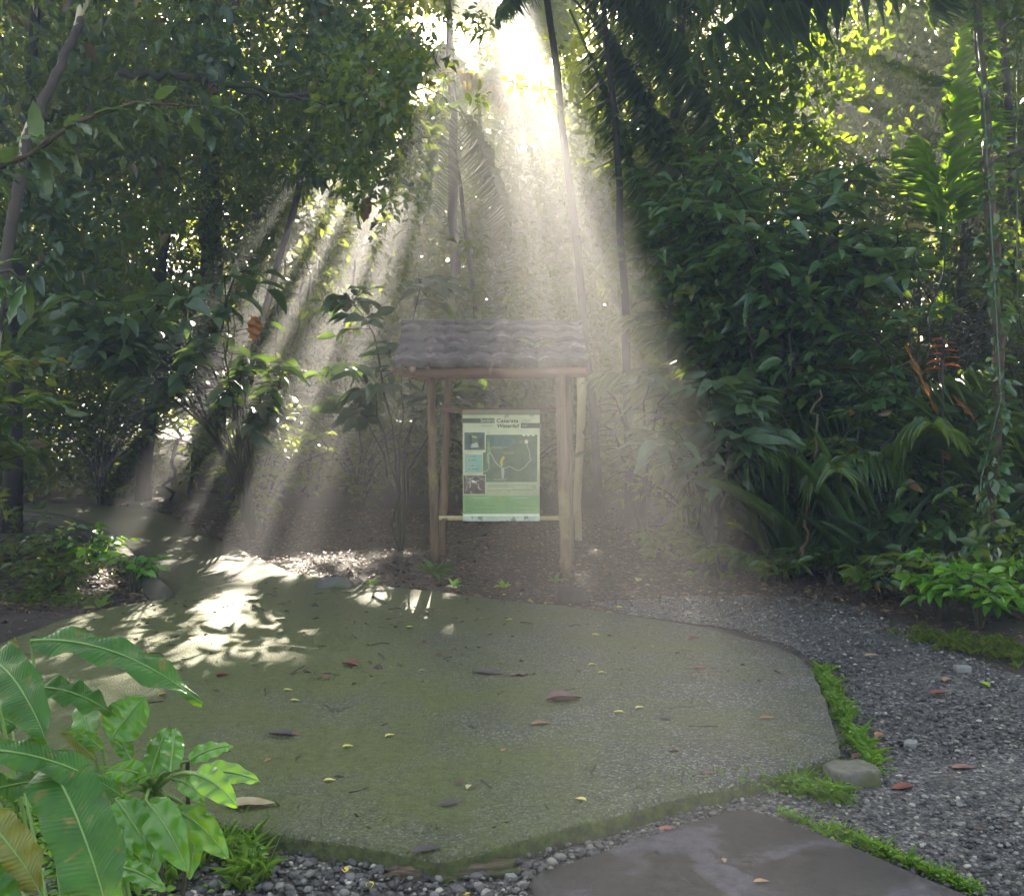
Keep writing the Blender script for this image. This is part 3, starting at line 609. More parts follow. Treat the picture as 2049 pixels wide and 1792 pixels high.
for cx in (1075, 1138, 1205):
    a = np.linspace(0, pi, 12); pts = [(bx_(cx + 27*cos(q)), -.0148, bz_(463 + 22*sin(q))) for q in a]; mb.add(pts, [tuple(range(12))])
mb.build('icon_circles', m_white, bd, smooth=False)
cb = rect('legend_box', 248, 743, 490, 1000, m_cyan)
textlines([(315, 413, 771), (340, 395, 823), (340, 372, 902), (340, 440, 953)], 8, m_dark, 'legend_text', 2, 4, cb)
polys('legend_icon', [[(275, 808), (318, 806), (320, 846), (280, 848)], [(280, 932), (325, 930), (328, 972), (284, 974)]], m_grey, 2, cb); polys('legend_line', [[(250, 872), (488, 872), (488, 876), (250, 876)]], m_grey, 2, cb)
polys('legend_mark', stroke([(288, 842), (296, 818), (308, 838), (312, 812)], 5) + stroke([(290, 966), (300, 940), (312, 962), (318, 938)], 5), m_dark, 3, cb)
ph3 = rect('photo', 226, 1042, 527, 1300, m_brown)
rg = random.Random(4); L3 = []
for q in range(15):
    x, y = rg.uniform(265, 490), rg.uniform(1070, 1265); pts = [(x, y)]; an = rg.uniform(0, 6.28)
    for s_ in range(4): an += rg.uniform(-.8, .8); x = min(518, max(236, x + 17*cos(an))); y = min(1290, max(1050, y + 17*sin(an))); pts.append((x, y))
    L3 += stroke(pts, rg.uniform(5, 12))
polys('photo_shape', L3, m_grey, 2, ph3); polys('photo_shape', [[(333, 1112), (365, 1105), (405, 1128), (400, 1145), (350, 1140)]], m_white, 3, ph3)
textlines([(562, 1210, 1180), (562, 950, 1200), (562, 1215, 1245), (562, 750, 1265)], 7, m_fade, 'paragraph', 2, 5)
gb = rect('green_band', 216, 1330, 1299, 1584, m_green)
textlines([(375, 580, 1360), (915, 1135, 1360)], 10, m_grey, 'band_heading', 2, 6, gb)
textlines([(262, 370, 1398), (262, 520, 1420), (262, 540, 1445), (262, 680, 1470), (262, 385, 1496), (262, 690, 1521), (262, 355, 1547), (810, 890, 1398), (810, 960, 1420), (810, 1020, 1445), (810, 1245, 1474), (810, 930, 1498), (810, 1240, 1525), (810, 930, 1550)], 6, m_gdk, 'band_text', 2, 7, gb)
polys('warning_sign', [[(738, 1340), (765, 1385), (712, 1385)]], m_yel, 2, gb); polys('warning_mark', [[(738, 1352), (754, 1379), (722, 1379)]], m_gdk, 3, gb)
rect('white_strip', 216, 1585, 1299, 1620, m_white); rect('bottom_strip', 216, 1621, 1299, 1688, m_pale)

# ------------------------------------------------------------------ plant builders
def fallen_leaf(px_, py_, L_, rz, col, label, z=.004, curl=.25, group=None, asp=.45, trans=(.2, .15, .05)):
    key = 'fallen_' + '_'.join(str(int(c*100)) for c in col)
    if key not in M:
        c = np.array(col); M[key] = leaf_mat(key, [(0, tuple(c*.9)), (1, tuple(np.minimum(c*1.1, .9)))], trans, .08, .5, .4)
    V, Fq, Ft = leaf_template(5, .25, -.18*curl, prof=lambda t: np.sin(pi*t**.75)**.9)
    V = V.copy(); rg = np.random.RandomState(int(px_*7 + py_) % 9999)
    V[:, 2] = np.abs(V[:, 1])*.5*curl + .25*curl*(V[:, 0] - .5)**2 + rg.rand(len(V))*.03
    V[:, 0] -= .5; V[:, 1] *= asp; V *= L_
    mb = MB(); mb.add(V, np.array(Fq)); mb.c -= len(V); mb.v.append(np.zeros((0, 3))); mb.f.append(np.array(Ft).ravel()); mb.n.append(np.full(len(Ft), 3)); mb.uv.append(np.zeros((len(Ft)*3, 2))); mb.c += len(V)
    p = G(px_, py_, z); o = mb.build('fallen_leaf', M[key], None, (p.x, p.y, z)); o.rotation_euler = (0, 0, rz)
    return tag(o, label, 'leaf', group)
def bigleaf(mb, base, dr, L_, W, droop, rng, up=(0, 0, 1), nt=26, ns=6, fold=.12, wave=.012, tipw=1.0, prof=None):
    """broad leaf blade with UVs along a drooping midrib, wavy rim; returns midrib"""
    dr = Vector(dr).normalized(); up = Vector(up); sd = dr.cross(up).normalized(); pos = Vector(base); d = dr.copy(); pts = []; nn = []
    for i in range(nt + 1):
        pts.append(pos.copy()); n_ = sd.cross(d).normalized(); nn.append(n_)
        pos = pos + d*(L_/nt); d = (d + Vector((0, 0, -1))*droop/nt).normalized()
    pr = prof or (lambda t: max(0, sin(pi*min(1, t)**.7))**.75)
    V = []; UV = []; ph_ = rng.rand()*6
    for i, (p_, n_) in enumerate(zip(pts, nn)):
        t = i/nt; w_ = W/2*pr(t)
        for j in range(-ns, ns + 1):
            s_ = j/ns; lift = fold*abs(s_)*w_*2 - .25*w_*s_*s_ + wave*sin(t*23 + ph_ + s_*2)*abs(s_)*2
            V.append(p_ + sd*(s_*w_) + n_*lift + d*0); UV.append((t*2 + abs(s_)*.25*W/L_*2*1.2, s_))
    k = 2*ns + 1; i = (np.arange(nt)[:, None]*k + np.arange(k - 1)[None]).ravel()
    mb.add(np.array([list(v) for v in V]), np.stack([i, i + 1, i + k + 1, i + k], -1), UV)
    return pts
def frond(mb, base, dr, L_, rng, droop=1.2, n=34, ll=.45, lw=.04, ang=.9, leafdroop=.5, sidedroop=.35, taper=True, start=.12, cutoff=None):
    """palm frond: rachis curve with leaflets to both sides"""
    dr = Vector(dr).normalized(); pos = Vector(base); d = dr.copy(); k = 30; pts = []; ds = []
    for i in range(k + 1):
        pts.append(pos.copy()); ds.append(d.copy()); pos = pos + d*(L_/k); d = (d + Vector((0, 0, -1))*droop/k).normalized()
    P0 = []; D0 = []; LN = []; UP = []
    for i in range(n):
        t = start + (1 - start)*i/n; q = t*k; a = int(q); f_ = q - a
        p_ = pts[a].lerp(pts[min(a + 1, k)], f_); d_ = ds[a]; sd = d_.cross(Vector((0, 0, 1))).normalized(); up = sd.cross(d_)
        l_ = ll*(sin(pi*(.12 + .85*t))**.6)
        for sg in (-1, 1):
            dd = d_*cos(ang) + sd*sg*sin(ang) + up*(.15 - sidedroop) + Vector(rng.normal(0, .06, 3))
            P0.append(p_); D0.append(dd); LN.append(l_*(.9 + .2*rng.rand())); UP.append(up)
    scatter_leaves(mb, np.array([list(x) for x in P0]), np.array([list(x) for x in D0]), np.array(LN), lw, leaf_template(3, .25, leafdroop, prof=lambda t: min(1, t*5)*(1.05 - t)**.45), rng, up=np.array([list(x) for x in UP]), tilt=.08)
    return pts
def frond_part(root, base, dr, L_, rng, mat, stemr=.018, name='frond', **k):
    mb = MB(); pts = frond(mb, base, dr, L_, rng, **k); mb.tube(pts, np.linspace(stemr, stemr*.25, len(pts)), 6); return mb.build(name, mat, root)
def shrub(name, label, cat, base, H, spread, nb, per, ll, asp, mat, seed, T=T_MD, lean=(0, 0), low=.25, stemmat=None, r=.012, group=None, twig=.25, out=.7, drp=.15, tilt=.45, clip=None, twigs=3, mask=True):
    """woody plant: branches from the base, twigs, leaves along the twigs"""
    rg = np.random.RandomState(seed); root = empty(name, base, label=label, cat=cat, group=group)
    st = MB(); pos = []; dr = []
    for b in range(nb):
        a = b*2.4 + rg.rand(); s_ = spread*(.25 + .75*rg.rand()**.7); h = H*(.55 + .45*rg.rand())
        end = Vector((cos(a)*s_ + lean[0]*h, sin(a)*s_*.8 + lean[1]*h, h)); pts = wob(curve((0.02*cos(a), .02*sin(a), 0), end, (-cos(a)*s_*.22, -sin(a)*s_*.22, h*.12), 9), .012*H, rg)
        st.tube(pts, np.linspace(r, r*.3, 9), 5, cap=False)
        for q in range(int(twigs*(2 + H))):
            t = low + (1 - low)*rg.rand()**.8; k = t*8; i0 = min(7, int(k)); p_ = pts[i0].lerp(pts[i0 + 1], k - i0)
            aa = rg.rand()*6.28; td = Vector((cos(aa) + cos(a)*out*.6, sin(aa) + sin(a)*out*.6, .35 - .5*rg.rand())).normalized(); L_ = twig*(.5 + rg.rand())
            e = p_ + td*L_ + Vector((0, 0, -drp*L_)); tp = curve(p_, e, (0, 0, .1*L_), 5); st.tube(tp, np.linspace(r*.35, r*.15, 5), 3, cap=False)
            m_ = per
            for j in range(m_):
                u = (j + .6)/m_; kk = u*4; j0 = min(3, int(kk)); pp = tp[j0].lerp(tp[j0 + 1], kk - j0); sg = 1 if j % 2 else -1
                sd = td.cross(Vector((0, 0, 1))).normalized()*sg
                pos.append(pp); dr.append(td*(.55 + .6*u) + sd*(.9 - .7*(j == m_ - 1)) + Vector((0, 0, -drp*rg.rand()*2)) + Vector(rg.normal(0, .2, 3)))
    pos = np.array([list(x) for x in pos]); dr = np.array([list(x) for x in dr])
    wp = pos + np.array(list(base)); k_ = (keep_mask(wp, rg) | (wp[:, 2] < .4)) if mask else np.ones(len(wp), bool); pos, dr = pos[k_], dr[k_]
    mb = MB(); ln = ll*(.6 + .6*rg.rand(len(pos)))
    scatter_leaves(mb, pos, dr, ln, ln*asp, T, rg, tilt=tilt)
    st.build('stems', stemmat or M['stem'], root); mb.build('foliage', mat, root)
    return root
def clumps(mb, cen, rad, per, ll, asp, T, rng, mask=True, flatz=.8, grain=1.0):
    """leaf clumps: cen (N,3), rad (N,)"""
    n = len(cen); per_ = per
    c = np.repeat(cen, per_, 0); r_ = np.repeat(rad, per_)
    v = norm(rng.normal(0, 1, (len(c), 3)))*(rng.rand(len(c), 1)**.45); v[:, 2] *= flatz
    p = c + v*r_[:, None]; ok = p[:, 2] > 0
    if mask: ok &= keep_mask(p, rng, grain)
    p = p[ok]; v = v[ok]; m = len(p)
    d = norm(v*.6 + rng.normal(0, .6, (m, 3)) + np.array([0, 0, -.25])); ln = ll*(.55 + .9*rng.rand(m))
    scatter_leaves(mb, p, d, ln, ln*asp, T, rng, tilt=.7)
def tree(name, label, trunk, rad, crowns, mat, bark, seed, ll=.14, asp=.42, per=260, cr=.9, mask=True, cat='tree', limbs=True, T=T_SM):
    rg = np.random.RandomState(seed); base = Vector(trunk[0]); root = empty(name, base, label=label, cat=cat)
    mb = MB(); k = len(trunk); pts = []
    for a, b in zip(trunk, trunk[1:]):
        for t in np.linspace(0, 1, 6)[:-1]: pts.append(Vector(a).lerp(Vector(b), t) - base)
    pts.append(Vector(trunk[-1]) - base); m_ = len(pts); pts = wob(pts, rad*.18, rg)
    mb.tube(pts, rad*np.linspace(1.15, .6, m_)*(1 + .35*np.exp(-np.arange(m_)/1.5)), 12, lump=.12, rng=rg)
    if limbs:
        for c in crowns:
            c_ = Vector(c) - base; i0 = min(range(m_), key=lambda i: (pts[i] - c_).length + (2 if pts[i].z > c_.z else 0)); lp = wob(curve(pts[i0], c_, (0, 0, .15), 8), .03, rg)
            mb.tube(lp, np.linspace(rad*.4, rad*.1, 8), 6, cap=False)
    mb.build('trunk', bark, root)
    if crowns:
        mc = MB(); cen = np.array([list(Vector(c)) for c in crowns]); cc = np.repeat(cen, 3, 0) + rg.normal(0, cr*.55, (len(cen)*3, 3))
        clumps(mc, cc, cr*(.5 + .6*rg.rand(len(cc))), per, ll, asp, T, rg, mask)
        for a in range(len(mc.v)): mc.v[a] = mc.v[a] - np.array(list(base))
        mc.build('crown', mat, root)
    return root
# ------------------------------------------------------------------ foreground plants (lower left)
def leafAB(mb, a, b, Wpx, rng, droop=.8, face=(0, -.75, .8), prof=None, fold=.12, wave=.006, **k):
    A, B = P(*a), P(*b); ch = B - A; L_ = ch.length*(1 + droop*droop/24)
    d0 = (ch.normalized() + Vector((0, 0, droop*.5))).normalized(); W = Wpx*(a[2] + b[2])/2/F
    return bigleaf(mb, A, d0, L_, W, droop, rng, up=face, prof=prof, fold=fold, wave=wave, **k)
def oblong(t): return max(0, min(1, (t + .02)*7))**.6*max(0, min(1, (1.0 - t)*3.2))**.7
def ovate(t): return max(0, sin(pi*min(1, t)**.75))**.7
fr = np.random.RandomState(8)
B0 = Vector((-1.02, 2.35, -.10))
hp = empty('ginger_plant', B0, label='broad ribbed long-leaved green plant at the lower left corner', cat='plant')
def one_leaf(root, a, b, Wp, mat, droop=.8, face=(0, -.75, .8), prof=None, frm=None, name='leaf_blade', label=None, **k):
    mb = MB(); pts = leafAB(mb, a, b, Wp, fr, droop, face, prof, **k)
    o = mb.build(name, mat, root, -root.location)
    if label: o['label'] = label
    st = MB(); ribp = [p_ + Vector((0, 0, .0015)) for p_ in pts]
    st.tube(ribp, np.linspace(.0035, .0008, len(pts)), 5, cap=False)
    if frm is not None:
        st.tube(curve(frm, pts[0], (0, 0, .02), 10), np.linspace(.006, .0035, 10), 6, cap=False)
    st.build('midrib', M['rib'], o); return o
M['rib'] = flat('midrib_green', (.16, .28, .07), .45, .15)
one_leaf(hp, (62, 1282, 2.5), (402, 1420, 2.35), 74, M['fgl'], .75, (0, -.55, 1), oblong, B0)
one_leaf(hp, (-25, 1315, 2.3), (90, 1500, 2.1), 92, M['fgl'], .9, (.3, -.9, .5), oblong, B0)
one_leaf(hp, (75, 1375, 2.5), (222, 1430, 2.45), 60, M['fgl'], .6, (0, -.6, 1), oblong, B0)
one_leaf(hp, (95, 1520, 2.15), (220, 1880, 1.9), 135, M['fgl'], .8, (.25, -.9, .5), oblong, B0)
one_leaf(hp, (-60, 1500, 2.1), (245, 1605, 2.1), 66, M['fgl'], .7, (0, -.7, .9), oblong, B0)
one_leaf(hp, (-80, 1600, 2.0), (130, 1560, 2.2), 70, M['fgl'], .3, (0, -.7, .9), oblong, B0)
one_leaf(hp, (-30, 1640, 2.0), (75, 1790, 1.95), 90, M['spot'], .6, (.2, -.9, .4), oblong, B0, label='yellowing leaf blade with a brown tip')
one_leaf(hp, (5, 1370, 2.7), (30, 1275, 2.8), 34, M['spot'], .2, (0, -.9, .4), ovate, B0, label='small yellow-green upright leaf')
one_leaf(hp, (-60, 1420, 2.4), (40, 1460, 2.4), 60, M['fgl'], .6, (0, -.7, .8), oblong, B0)
one_leaf(hp, (-70, 1740, 1.9), (30, 1850, 1.9), 90, M['fgl'], .6, (0, -.8, .8), oblong, B0)
S0 = Vector((P(300, 1700, 2.55).x, 2.55, -.10)); hub = P(305, 1590, 2.5)
sp_ = empty('young_shrub', S0, label='bright green young shrub with glossy oval leaves left of the pad', cat='shrub')
mb = MB(); mb.tube([v - S0 for v in curve(S0, hub, (.02, 0, .03), 10)], np.linspace(.012, .007, 10), 7)
mb.tube([v - S0 for v in curve(S0, P(375, 1520, 2.5), (.03, 0, .0), 10)], np.linspace(.009, .005, 10), 6); mb.build('stems', M['stem'], sp_)
for a, b, W_, mt, dp, fc in [
    ((222, 1478, 2.45), (292, 1392, 2.5), 92, 'fgs', .2, (.0, -1, .3)), ((262, 1520, 2.45), (215, 1445, 2.5), 36, 'fgs', .3, (0, -.9, .5)),
    ((232, 1600, 2.35), (302, 1722, 2.25), 72, 'fgs', .5, (.2, -.9, .5)), ((292, 1602, 2.35), (374, 1748, 2.2), 80, 'fgs', .6, (.2, -.9, .5)),
    ((350, 1620, 2.4), (456, 1722, 2.3), 66, 'fgs', .6, (.2, -.8, .6)), ((378, 1522, 2.45), (466, 1492, 2.5), 42, 'fgs', .7, (0, -.75, .8)),
    ((392, 1545, 2.4), (520, 1566, 2.4), 48, 'fgs', .6, (0, -.7, .8)), ((385, 1548, 2.35), (474, 1618, 2.25), 60, 'fgs', .7, (.2, -.8, .6)),
    ((300, 1560, 2.45), (335, 1452, 2.55), 50, 'fgs', .5, (0, -.9, .5)), ((340, 1545, 2.4), (352, 1455, 2.5), 46, 'fgs', .5, (.2, -.9, .4)),
    ((290, 1555, 2.4), (212, 1540, 2.35), 50, 'fgs', .8, (0, -.8, .7)), ((355, 1560, 2.4), (412, 1612, 2.3), 40, 'fgs', .7, (0, -.8, .7)),
    ((250, 1570, 2.4), (202, 1532, 2.4), 26, 'weed', .5, (0, -.8, .7)), ((252, 1572, 2.38), (308, 1548, 2.38), 26, 'weed', .5, (0, -.8, .7)),
    ((238, 1735, 2.2), (332, 1785, 2.15), 44, 'fgs', .6, (0, -.6, .9)), ((245, 1650, 2.3), (235, 1800, 2.2), 60, 'fgs', .5, (-.2, -.9, .5)),
    ((360, 1540, 2.5), (300, 1475, 2.6), 44, 'fgs', .6, (0, -.8, .6)), ((330, 1590, 2.5), (270, 1640, 2.5), 50, 'fgs', .7, (0, -.8, .6)),
    ((205, 1500, 2.5), (133, 1455, 2.5), 30, 'fgs', .5, (0, -.8, .6)), ((192, 1520, 2.5), (122, 1462, 2.5), 26, 'spot', .4, (0, -.8, .6)),
    ((180, 1480, 2.6), (160, 1395, 2.7), 60, 'fgs', .3, (-.2, -.9, .4)), ((400, 1640, 2.5), (380, 1760, 2.4), 44, 'fgs', .5, (0, -.8, .6)),
    ((330, 1640, 2.5), (290, 1780, 2.4), 56, 'fgs', .5, (0, -.8, .6)), ((200, 1700, 2.35), (130, 1780, 2.3), 60, 'fgs', .5, (0, -.8, .6))]:
    src = hub if (a[0] > 210) else S0
    one_leaf(sp_, a, b, W_, M[mt], dp, fc, ovate, src, fold=.16, wave=.002)
# ------------------------------------------------------------------ weeds and grass along the rims (stuff)
def weeds(name, label, path, width, n, hh, seed, ll=.035, grass=.25, mat='weed', zf=-.09):
    rg = np.random.RandomState(seed); mb = MB(); seg = [(np.array(G(*a, -.1))[:2], np.array(G(*b, -.1))[:2]) for a, b in zip(path, path[1:])]
    ls = np.array([np.linalg.norm(b - a) for a, b in seg]); pr = ls/ls.sum(); PP = []; DD = []; LL = []; WW = []; P2 = []; D2 = []; L2 = []
    for q in range(n):
        k = rg.choice(len(seg), p=pr); a, b = seg[k]; t = rg.rand(); c = a + (b - a)*t; pw = width*(.35 + .65*abs(noise2(np.array([c[0]*3]), np.array([c[1]*3]), 2.2)[0]))
        c = c + rg.normal(0, pw*.5, 2); h = hh*(.3 + .9*rg.rand()**1.5); lean = rg.normal(0, .25, 2)
        if rg.rand() < grass:
            for _ in range(5):
                an = rg.rand()*6.28; P2.append((c[0], c[1], zf)); D2.append((cos(an)*.5, sin(an)*.5, .9)); L2.append(h*(1 + rg.rand()))
        else:
            m = 3 + int(h/.02)
            for j in range(m):
                z = h*(j + 1)/m; an = j*2.4 + rg.rand(); PP.append((c[0] + lean[0]*z, c[1] + lean[1]*z, zf + z)); DD.append((cos(an), sin(an), .25 - .3*rg.rand())); l = ll*(.6 + .6*rg.rand()); LL.append(l); WW.append(l*.5)
    scatter_leaves(mb, np.array(PP), np.array(DD), np.array(LL), np.array(WW), T_MD, rg, tilt=.25)
    if P2: scatter_leaves(mb, np.array(P2), np.array(D2), np.array(L2), .006, T_STRAP, rg, tilt=.4)
    return tag(mb.build(name, M[mat]), label, 'weeds', kind='stuff')
weeds('weeds', 'bright green weeds lining the right rim of the pad', [(1640, 1345), (1668, 1400), (1690, 1450), (1720, 1500), (1755, 1560)], .085, 520, .06, 1, .024)
weeds('weeds', 'bright green weeds between the pad corner and the slate slab', [(1400, 1600), (1480, 1590), (1560, 1585), (1630, 1600), (1690, 1615)], .095, 760, .065, 2, .024)
weeds('weeds', 'thin line of weeds along the far edge of the slate slab', [(1560, 1640), (1640, 1672), (1760, 1718), (1850, 1752), (1960, 1800)], .045, 430, .045, 3, .020)
weeds('weeds', 'sparse weeds along the front rim of the pad', [(1180, 1660), (1260, 1640), (1340, 1625), (1400, 1610)], .05, 90, .05, 4, .022)
weeds('weeds', 'clump of weeds at the foot of the front rim of the pad', [(1005, 1690), (1050, 1685)], .035, 45, .07, 5, .022)
weeds('weeds', 'grass and weeds on the gravel at the lower left', [(380, 1730), (450, 1720), (520, 1760), (480, 1790)], .12, 240, .08, 6, .028, .4)
weeds('grass', 'short grass tufts along the lower left rim of the pad', [(460, 1680), (560, 1700), (640, 1705), (690, 1690)], .05, 70, .06, 7, .02, .8)
weeds('grass', 'thin grass patch on the dark verge at the far right', [(1830, 1275), (1900, 1290), (1980, 1300), (2060, 1330)], .30, 600, .05, 8, .016, .5, 'mass')
weeds('weeds', 'small dark weeds on the soil left of the path', [(0, 1120), (80, 1100), (150, 1150), (60, 1200), (190, 1215)], .35, 500, .10, 9, .05, .1, 'mass')
weeds('weeds', 'low green weeds under the ribbed plant at the lower left', [(-60, 1640), (100, 1690), (250, 1730), (340, 1750)], .35, 420, .14, 12, .045, .1, 'weed')
weeds('moss_tufts', 'mossy tufts hanging on the front rim of the pad', [(560, 1668), (690, 1688), (880, 1722), (1050, 1678), (1366, 1600), (1670, 1520)], .014, 1500, .05, 10, .014, .35, 'mosst', -.075)
# ------------------------------------------------------------------ leaf litter (stuff) and single fallen leaves
rg = np.random.RandomState(21)
def litter(name, label, regions, seed, mat='dead', L=(.025, .07)):
    rg = np.random.RandomState(seed); mb = MB(); PP = []
    for (x0, x1, y0, y1, n, padf) in regions:
        x = x0 + (x1 - x0)*rg.rand(n); y = y0 + (y1 - y0)*rg.rand(n); inp = pip(x, y, pad)
        k = ~inp if padf == 0 else (inp if padf == 2 else np.ones(n, bool))
        x, y, i_ = x[k], y[k], inp[k]; z = np.where(i_, .004, np.maximum(gz(x, y), -.11) + .006 + .035*rg.rand(len(x))**2); PP.append(np.column_stack([x, y, z]))
    p = np.concatenate(PP); n = len(p); a = rg.rand(n)*6.28; ln = L[0] + (L[1] - L[0])*rg.rand(n)**2
    scatter_leaves(mb, p, np.column_stack([np.cos(a), np.sin(a), .18*rg.rand(n)]), ln, ln*(.35 + .3*rg.rand(n)), T_MD, rg, tilt=.28)
    return tag(mb.build(name, M[mat]), label, 'leaf litter', kind='stuff')
litter('leaf_litter', 'brown leaf litter on the soil behind the kiosk and pad', [(-5, 3.2, 7.6, 14.5, 22000, 0), (-9, -3.2, 5.0, 15, 5000, 0), (2.5, 6, 6.5, 9.5, 1500, 0)], 1)
litter('leaf_litter', 'scattered small dead leaves on the concrete pad', [(-3.2, 1.8, 3.2, 6.0, 70, 2), (-3.6, 1.5, 5.4, 8.4, 520, 2)], 2, L=(.02, .06))
litter('leaf_litter', 'few dead leaves on the gravel right of the pad', [(1.0, 4.5, 2.4, 7.5, 80, 0), (-2, 2, 2.2, 3.6, 30, 0)], 3, L=(.02, .05))
YEL = (.72, .66, .16); PURP = (.16, .085, .085); DKB = (.06, .055, .065); BRN = (.30, .16, .09); TAN = (.38, .30, .16); REDB = (.20, .06, .045); GRN = (.35, .50, .06)
FL = [(1128, 1402, .20, .2, PURP, 'large curled purplish brown leaf in the middle of the pad', .8), (1082, 1448, .095, .3, BRN, 'narrow orange brown leaf below the large purplish leaf', .5),
 (700, 1332, .12, 2.6, REDB, 'reddish brown leaf on the sunlit patch of the pad', .9), (853, 1736 - 36, .115, .4, DKB, 'dark bluish leaf lying on the front rim of the pad', .3), (902, 1607, .10, .6, DKB, 'dark oval leaf near the front of the pad', .3),
 (560, 1472, .13, 2.9, DKB, 'dark crumpled leaf left of the pad centre', .7), (1330, 1436, .08, 2.6, DKB, 'dark rounded leaf on the right half of the pad', .3), (975, 1346, .2, 3.0, DKB, 'long dark leaf lying flat on the pad centre', .2),
 (1040, 1350, .12, .2, PURP, 'thin dark leaf beside the long dark leaf', .3), (1388, 1278, .10, .4, REDB, 'brown leaf at the back right of the pad', .6), (1400, 1336, .10, 3.0, REDB, 'thin reddish leaf near the right rim of the pad', .3),
 (1536, 1436, .08, .05, BRN, 'narrow brown leaf close to the right rim of the pad', .3), (1420, 1546, .06, .2, PURP, 'small purplish leaf near the front right rim', .3), (1007, 1500, .045, 1.2, (.34, .18, .12), 'small orange leaf left of the pad centre front', .4),
 (845, 1341, .05, .3, TAN, 'tan leaf left of the pad centre', .4), (680, 1420, .05, .1, DKB, 'small dark leaf left of the yellow leaves', .3),
 (938, 1575, .05, 1.3, (.62, .58, .36), 'pale crumpled yellow leaf near the front of the pad', .9), (690, 1742, .055, 1.9, (.78, .62, .08), 'yellow leaf standing on the gravel below the pad', .7),
 (740, 1772, .06, 1.7, (.78, .62, .08), 'yellow leaf by the left end of the rotten wood', .7), (928, 1790, .05, .4, (.78, .62, .08), 'yellow leaf cut by the bottom of the picture', .5), (1394, 1588, .055, 1.9, (.75, .50, .07), 'orange yellow leaf hooked on the front rim', .9),
 (1524, 1764, .055, .05, (.42, .28, .14), 'tan leaf lying on the slate slab', .5), (1448, 1722, .04, 1.6, (.40, .26, .17), 'small brown curled leaf on the slab corner', .9), (1335, 1658, .07, .3, (.32, .13, .10), 'reddish leaf at the slab top edge', .4),
 (1806, 1578, .12, 3.3, REDB, 'dark red leaf on the gravel by the corner block', .5), (1800, 1553, .055, 3.3, (.8, .78, .7), 'white leaf on the gravel by the corner block', .3), (1760, 1473, .09, .9, (.35, .17, .07), 'brown leaf among the right hand weeds', .8),
 (1722, 1515, .11, .5, (.16, .09, .07), 'dark brown leaf draped over the pad corner', .5), (1880, 1388, .12, .3, (.22, .09, .05), 'reddish brown leaf on the right gravel', .5), (1895, 1362, .10, .8, (.36, .20, .10), 'brown upturned leaf on the right gravel', .8),
 (1968, 1372, .10, 1.8, GRN, 'green leaf standing on the right gravel', .9), (1745, 1311, .10, .05, TAN, 'long pale leaf on the dark gravel behind the pad', .3), (1930, 1537, .12, .1, (.30, .15, .12), 'reddish leaf at the right gravel edge', .4),
 (500, 1612, .19, .12, (.36, .30, .18), 'long pale dry leaf near the left front of the pad', .4), (445, 1352, .08, .4, REDB, 'dark reddish curled leaf on the left of the pad', .9), (1280, 1162, .14, 1.1, (.5, .5, .2), 'pale yellow leaf on the soil right of the kiosk', .7), (325, 1390, .05, .8, (.6, .35, .08), 'orange leaf behind the long ribbed leaf', .8)]
for (x, y, L_, rz, c, lab, cu) in FL: fallen_leaf(x, y, L_, rz, c, lab, z=(.004 if pip(np.array([G(x, y).x]), np.array([G(x, y).y]), pad)[0] else (-.027 if lab.count('slab') else -.075)), curl=cu)
YL = ['small yellow leaf at the far right of the pad behind the purplish leaf', 'second small yellow leaf above the large purplish leaf', 'small yellow leaf right of the large purplish leaf', 'small yellow leaf nearest the right of the purplish leaf pair', 'small yellow leaf above the pale crumpled one on the left', 'small yellow leaf just left of the pad centre line', 'upper of two yellow leaves near the sunlit patch', 'lower of two yellow leaves near the sunlit patch', 'tiny yellow leaf in front of the board', 'tiny yellow leaf at the back rim below the board', 'small yellow leaf on the back right between the post shadows', 'small yellow leaf left of the reddish thin leaf', 'small yellow leaf near the dry pale leaf at left front', 'small yellow leaf by the shadow of the left post', 'small yellow leaf close to the front rim']
for k, (x, y, rz) in enumerate([(1192, 1270, .1), (1205, 1346, .2), (1238, 1425, 2.9), (1280, 1416, .5), (696, 1494, .3), (780, 1472, .6), (576, 1381, .1), (590, 1402, .05), (1018, 1240, 3), (1010, 1190, 1), (1240, 1215, .1), (1186, 1330, .1), (660, 1562, .2), (820, 1255, .2), (1162, 1600, 2.6)]):
    fallen_leaf(x, y, .052, rz, YEL, YL[k], curl=.7, group='small yellow leaves on the pad')
rg = np.random.RandomState(66); mb = MB()
for q in range(150):
    x, y = rg.uniform(-3.2, 1.6), rg.uniform(3.6, 8.2) if q < 70 else rg.uniform(7.5, 11)
    on = bool(pip(np.array([x]), np.array([y]), pad)[0]); z = .004 if on else -.07; a_ = rg.rand()*6.28; l_ = rg.uniform(.04, .16)
    mb.tube(wob([(x + cos(a_)*l_*t, y + sin(a_)*l_*t, z) for t in np.linspace(0, 1, 4)], .004, rg), .0016 + .0018*rg.rand(), 4, cap=False)
tag(mb.build('twig_litter', M['barkdark']), 'thin dark twigs scattered on the pad and the soil', 'twigs', kind='stuff')
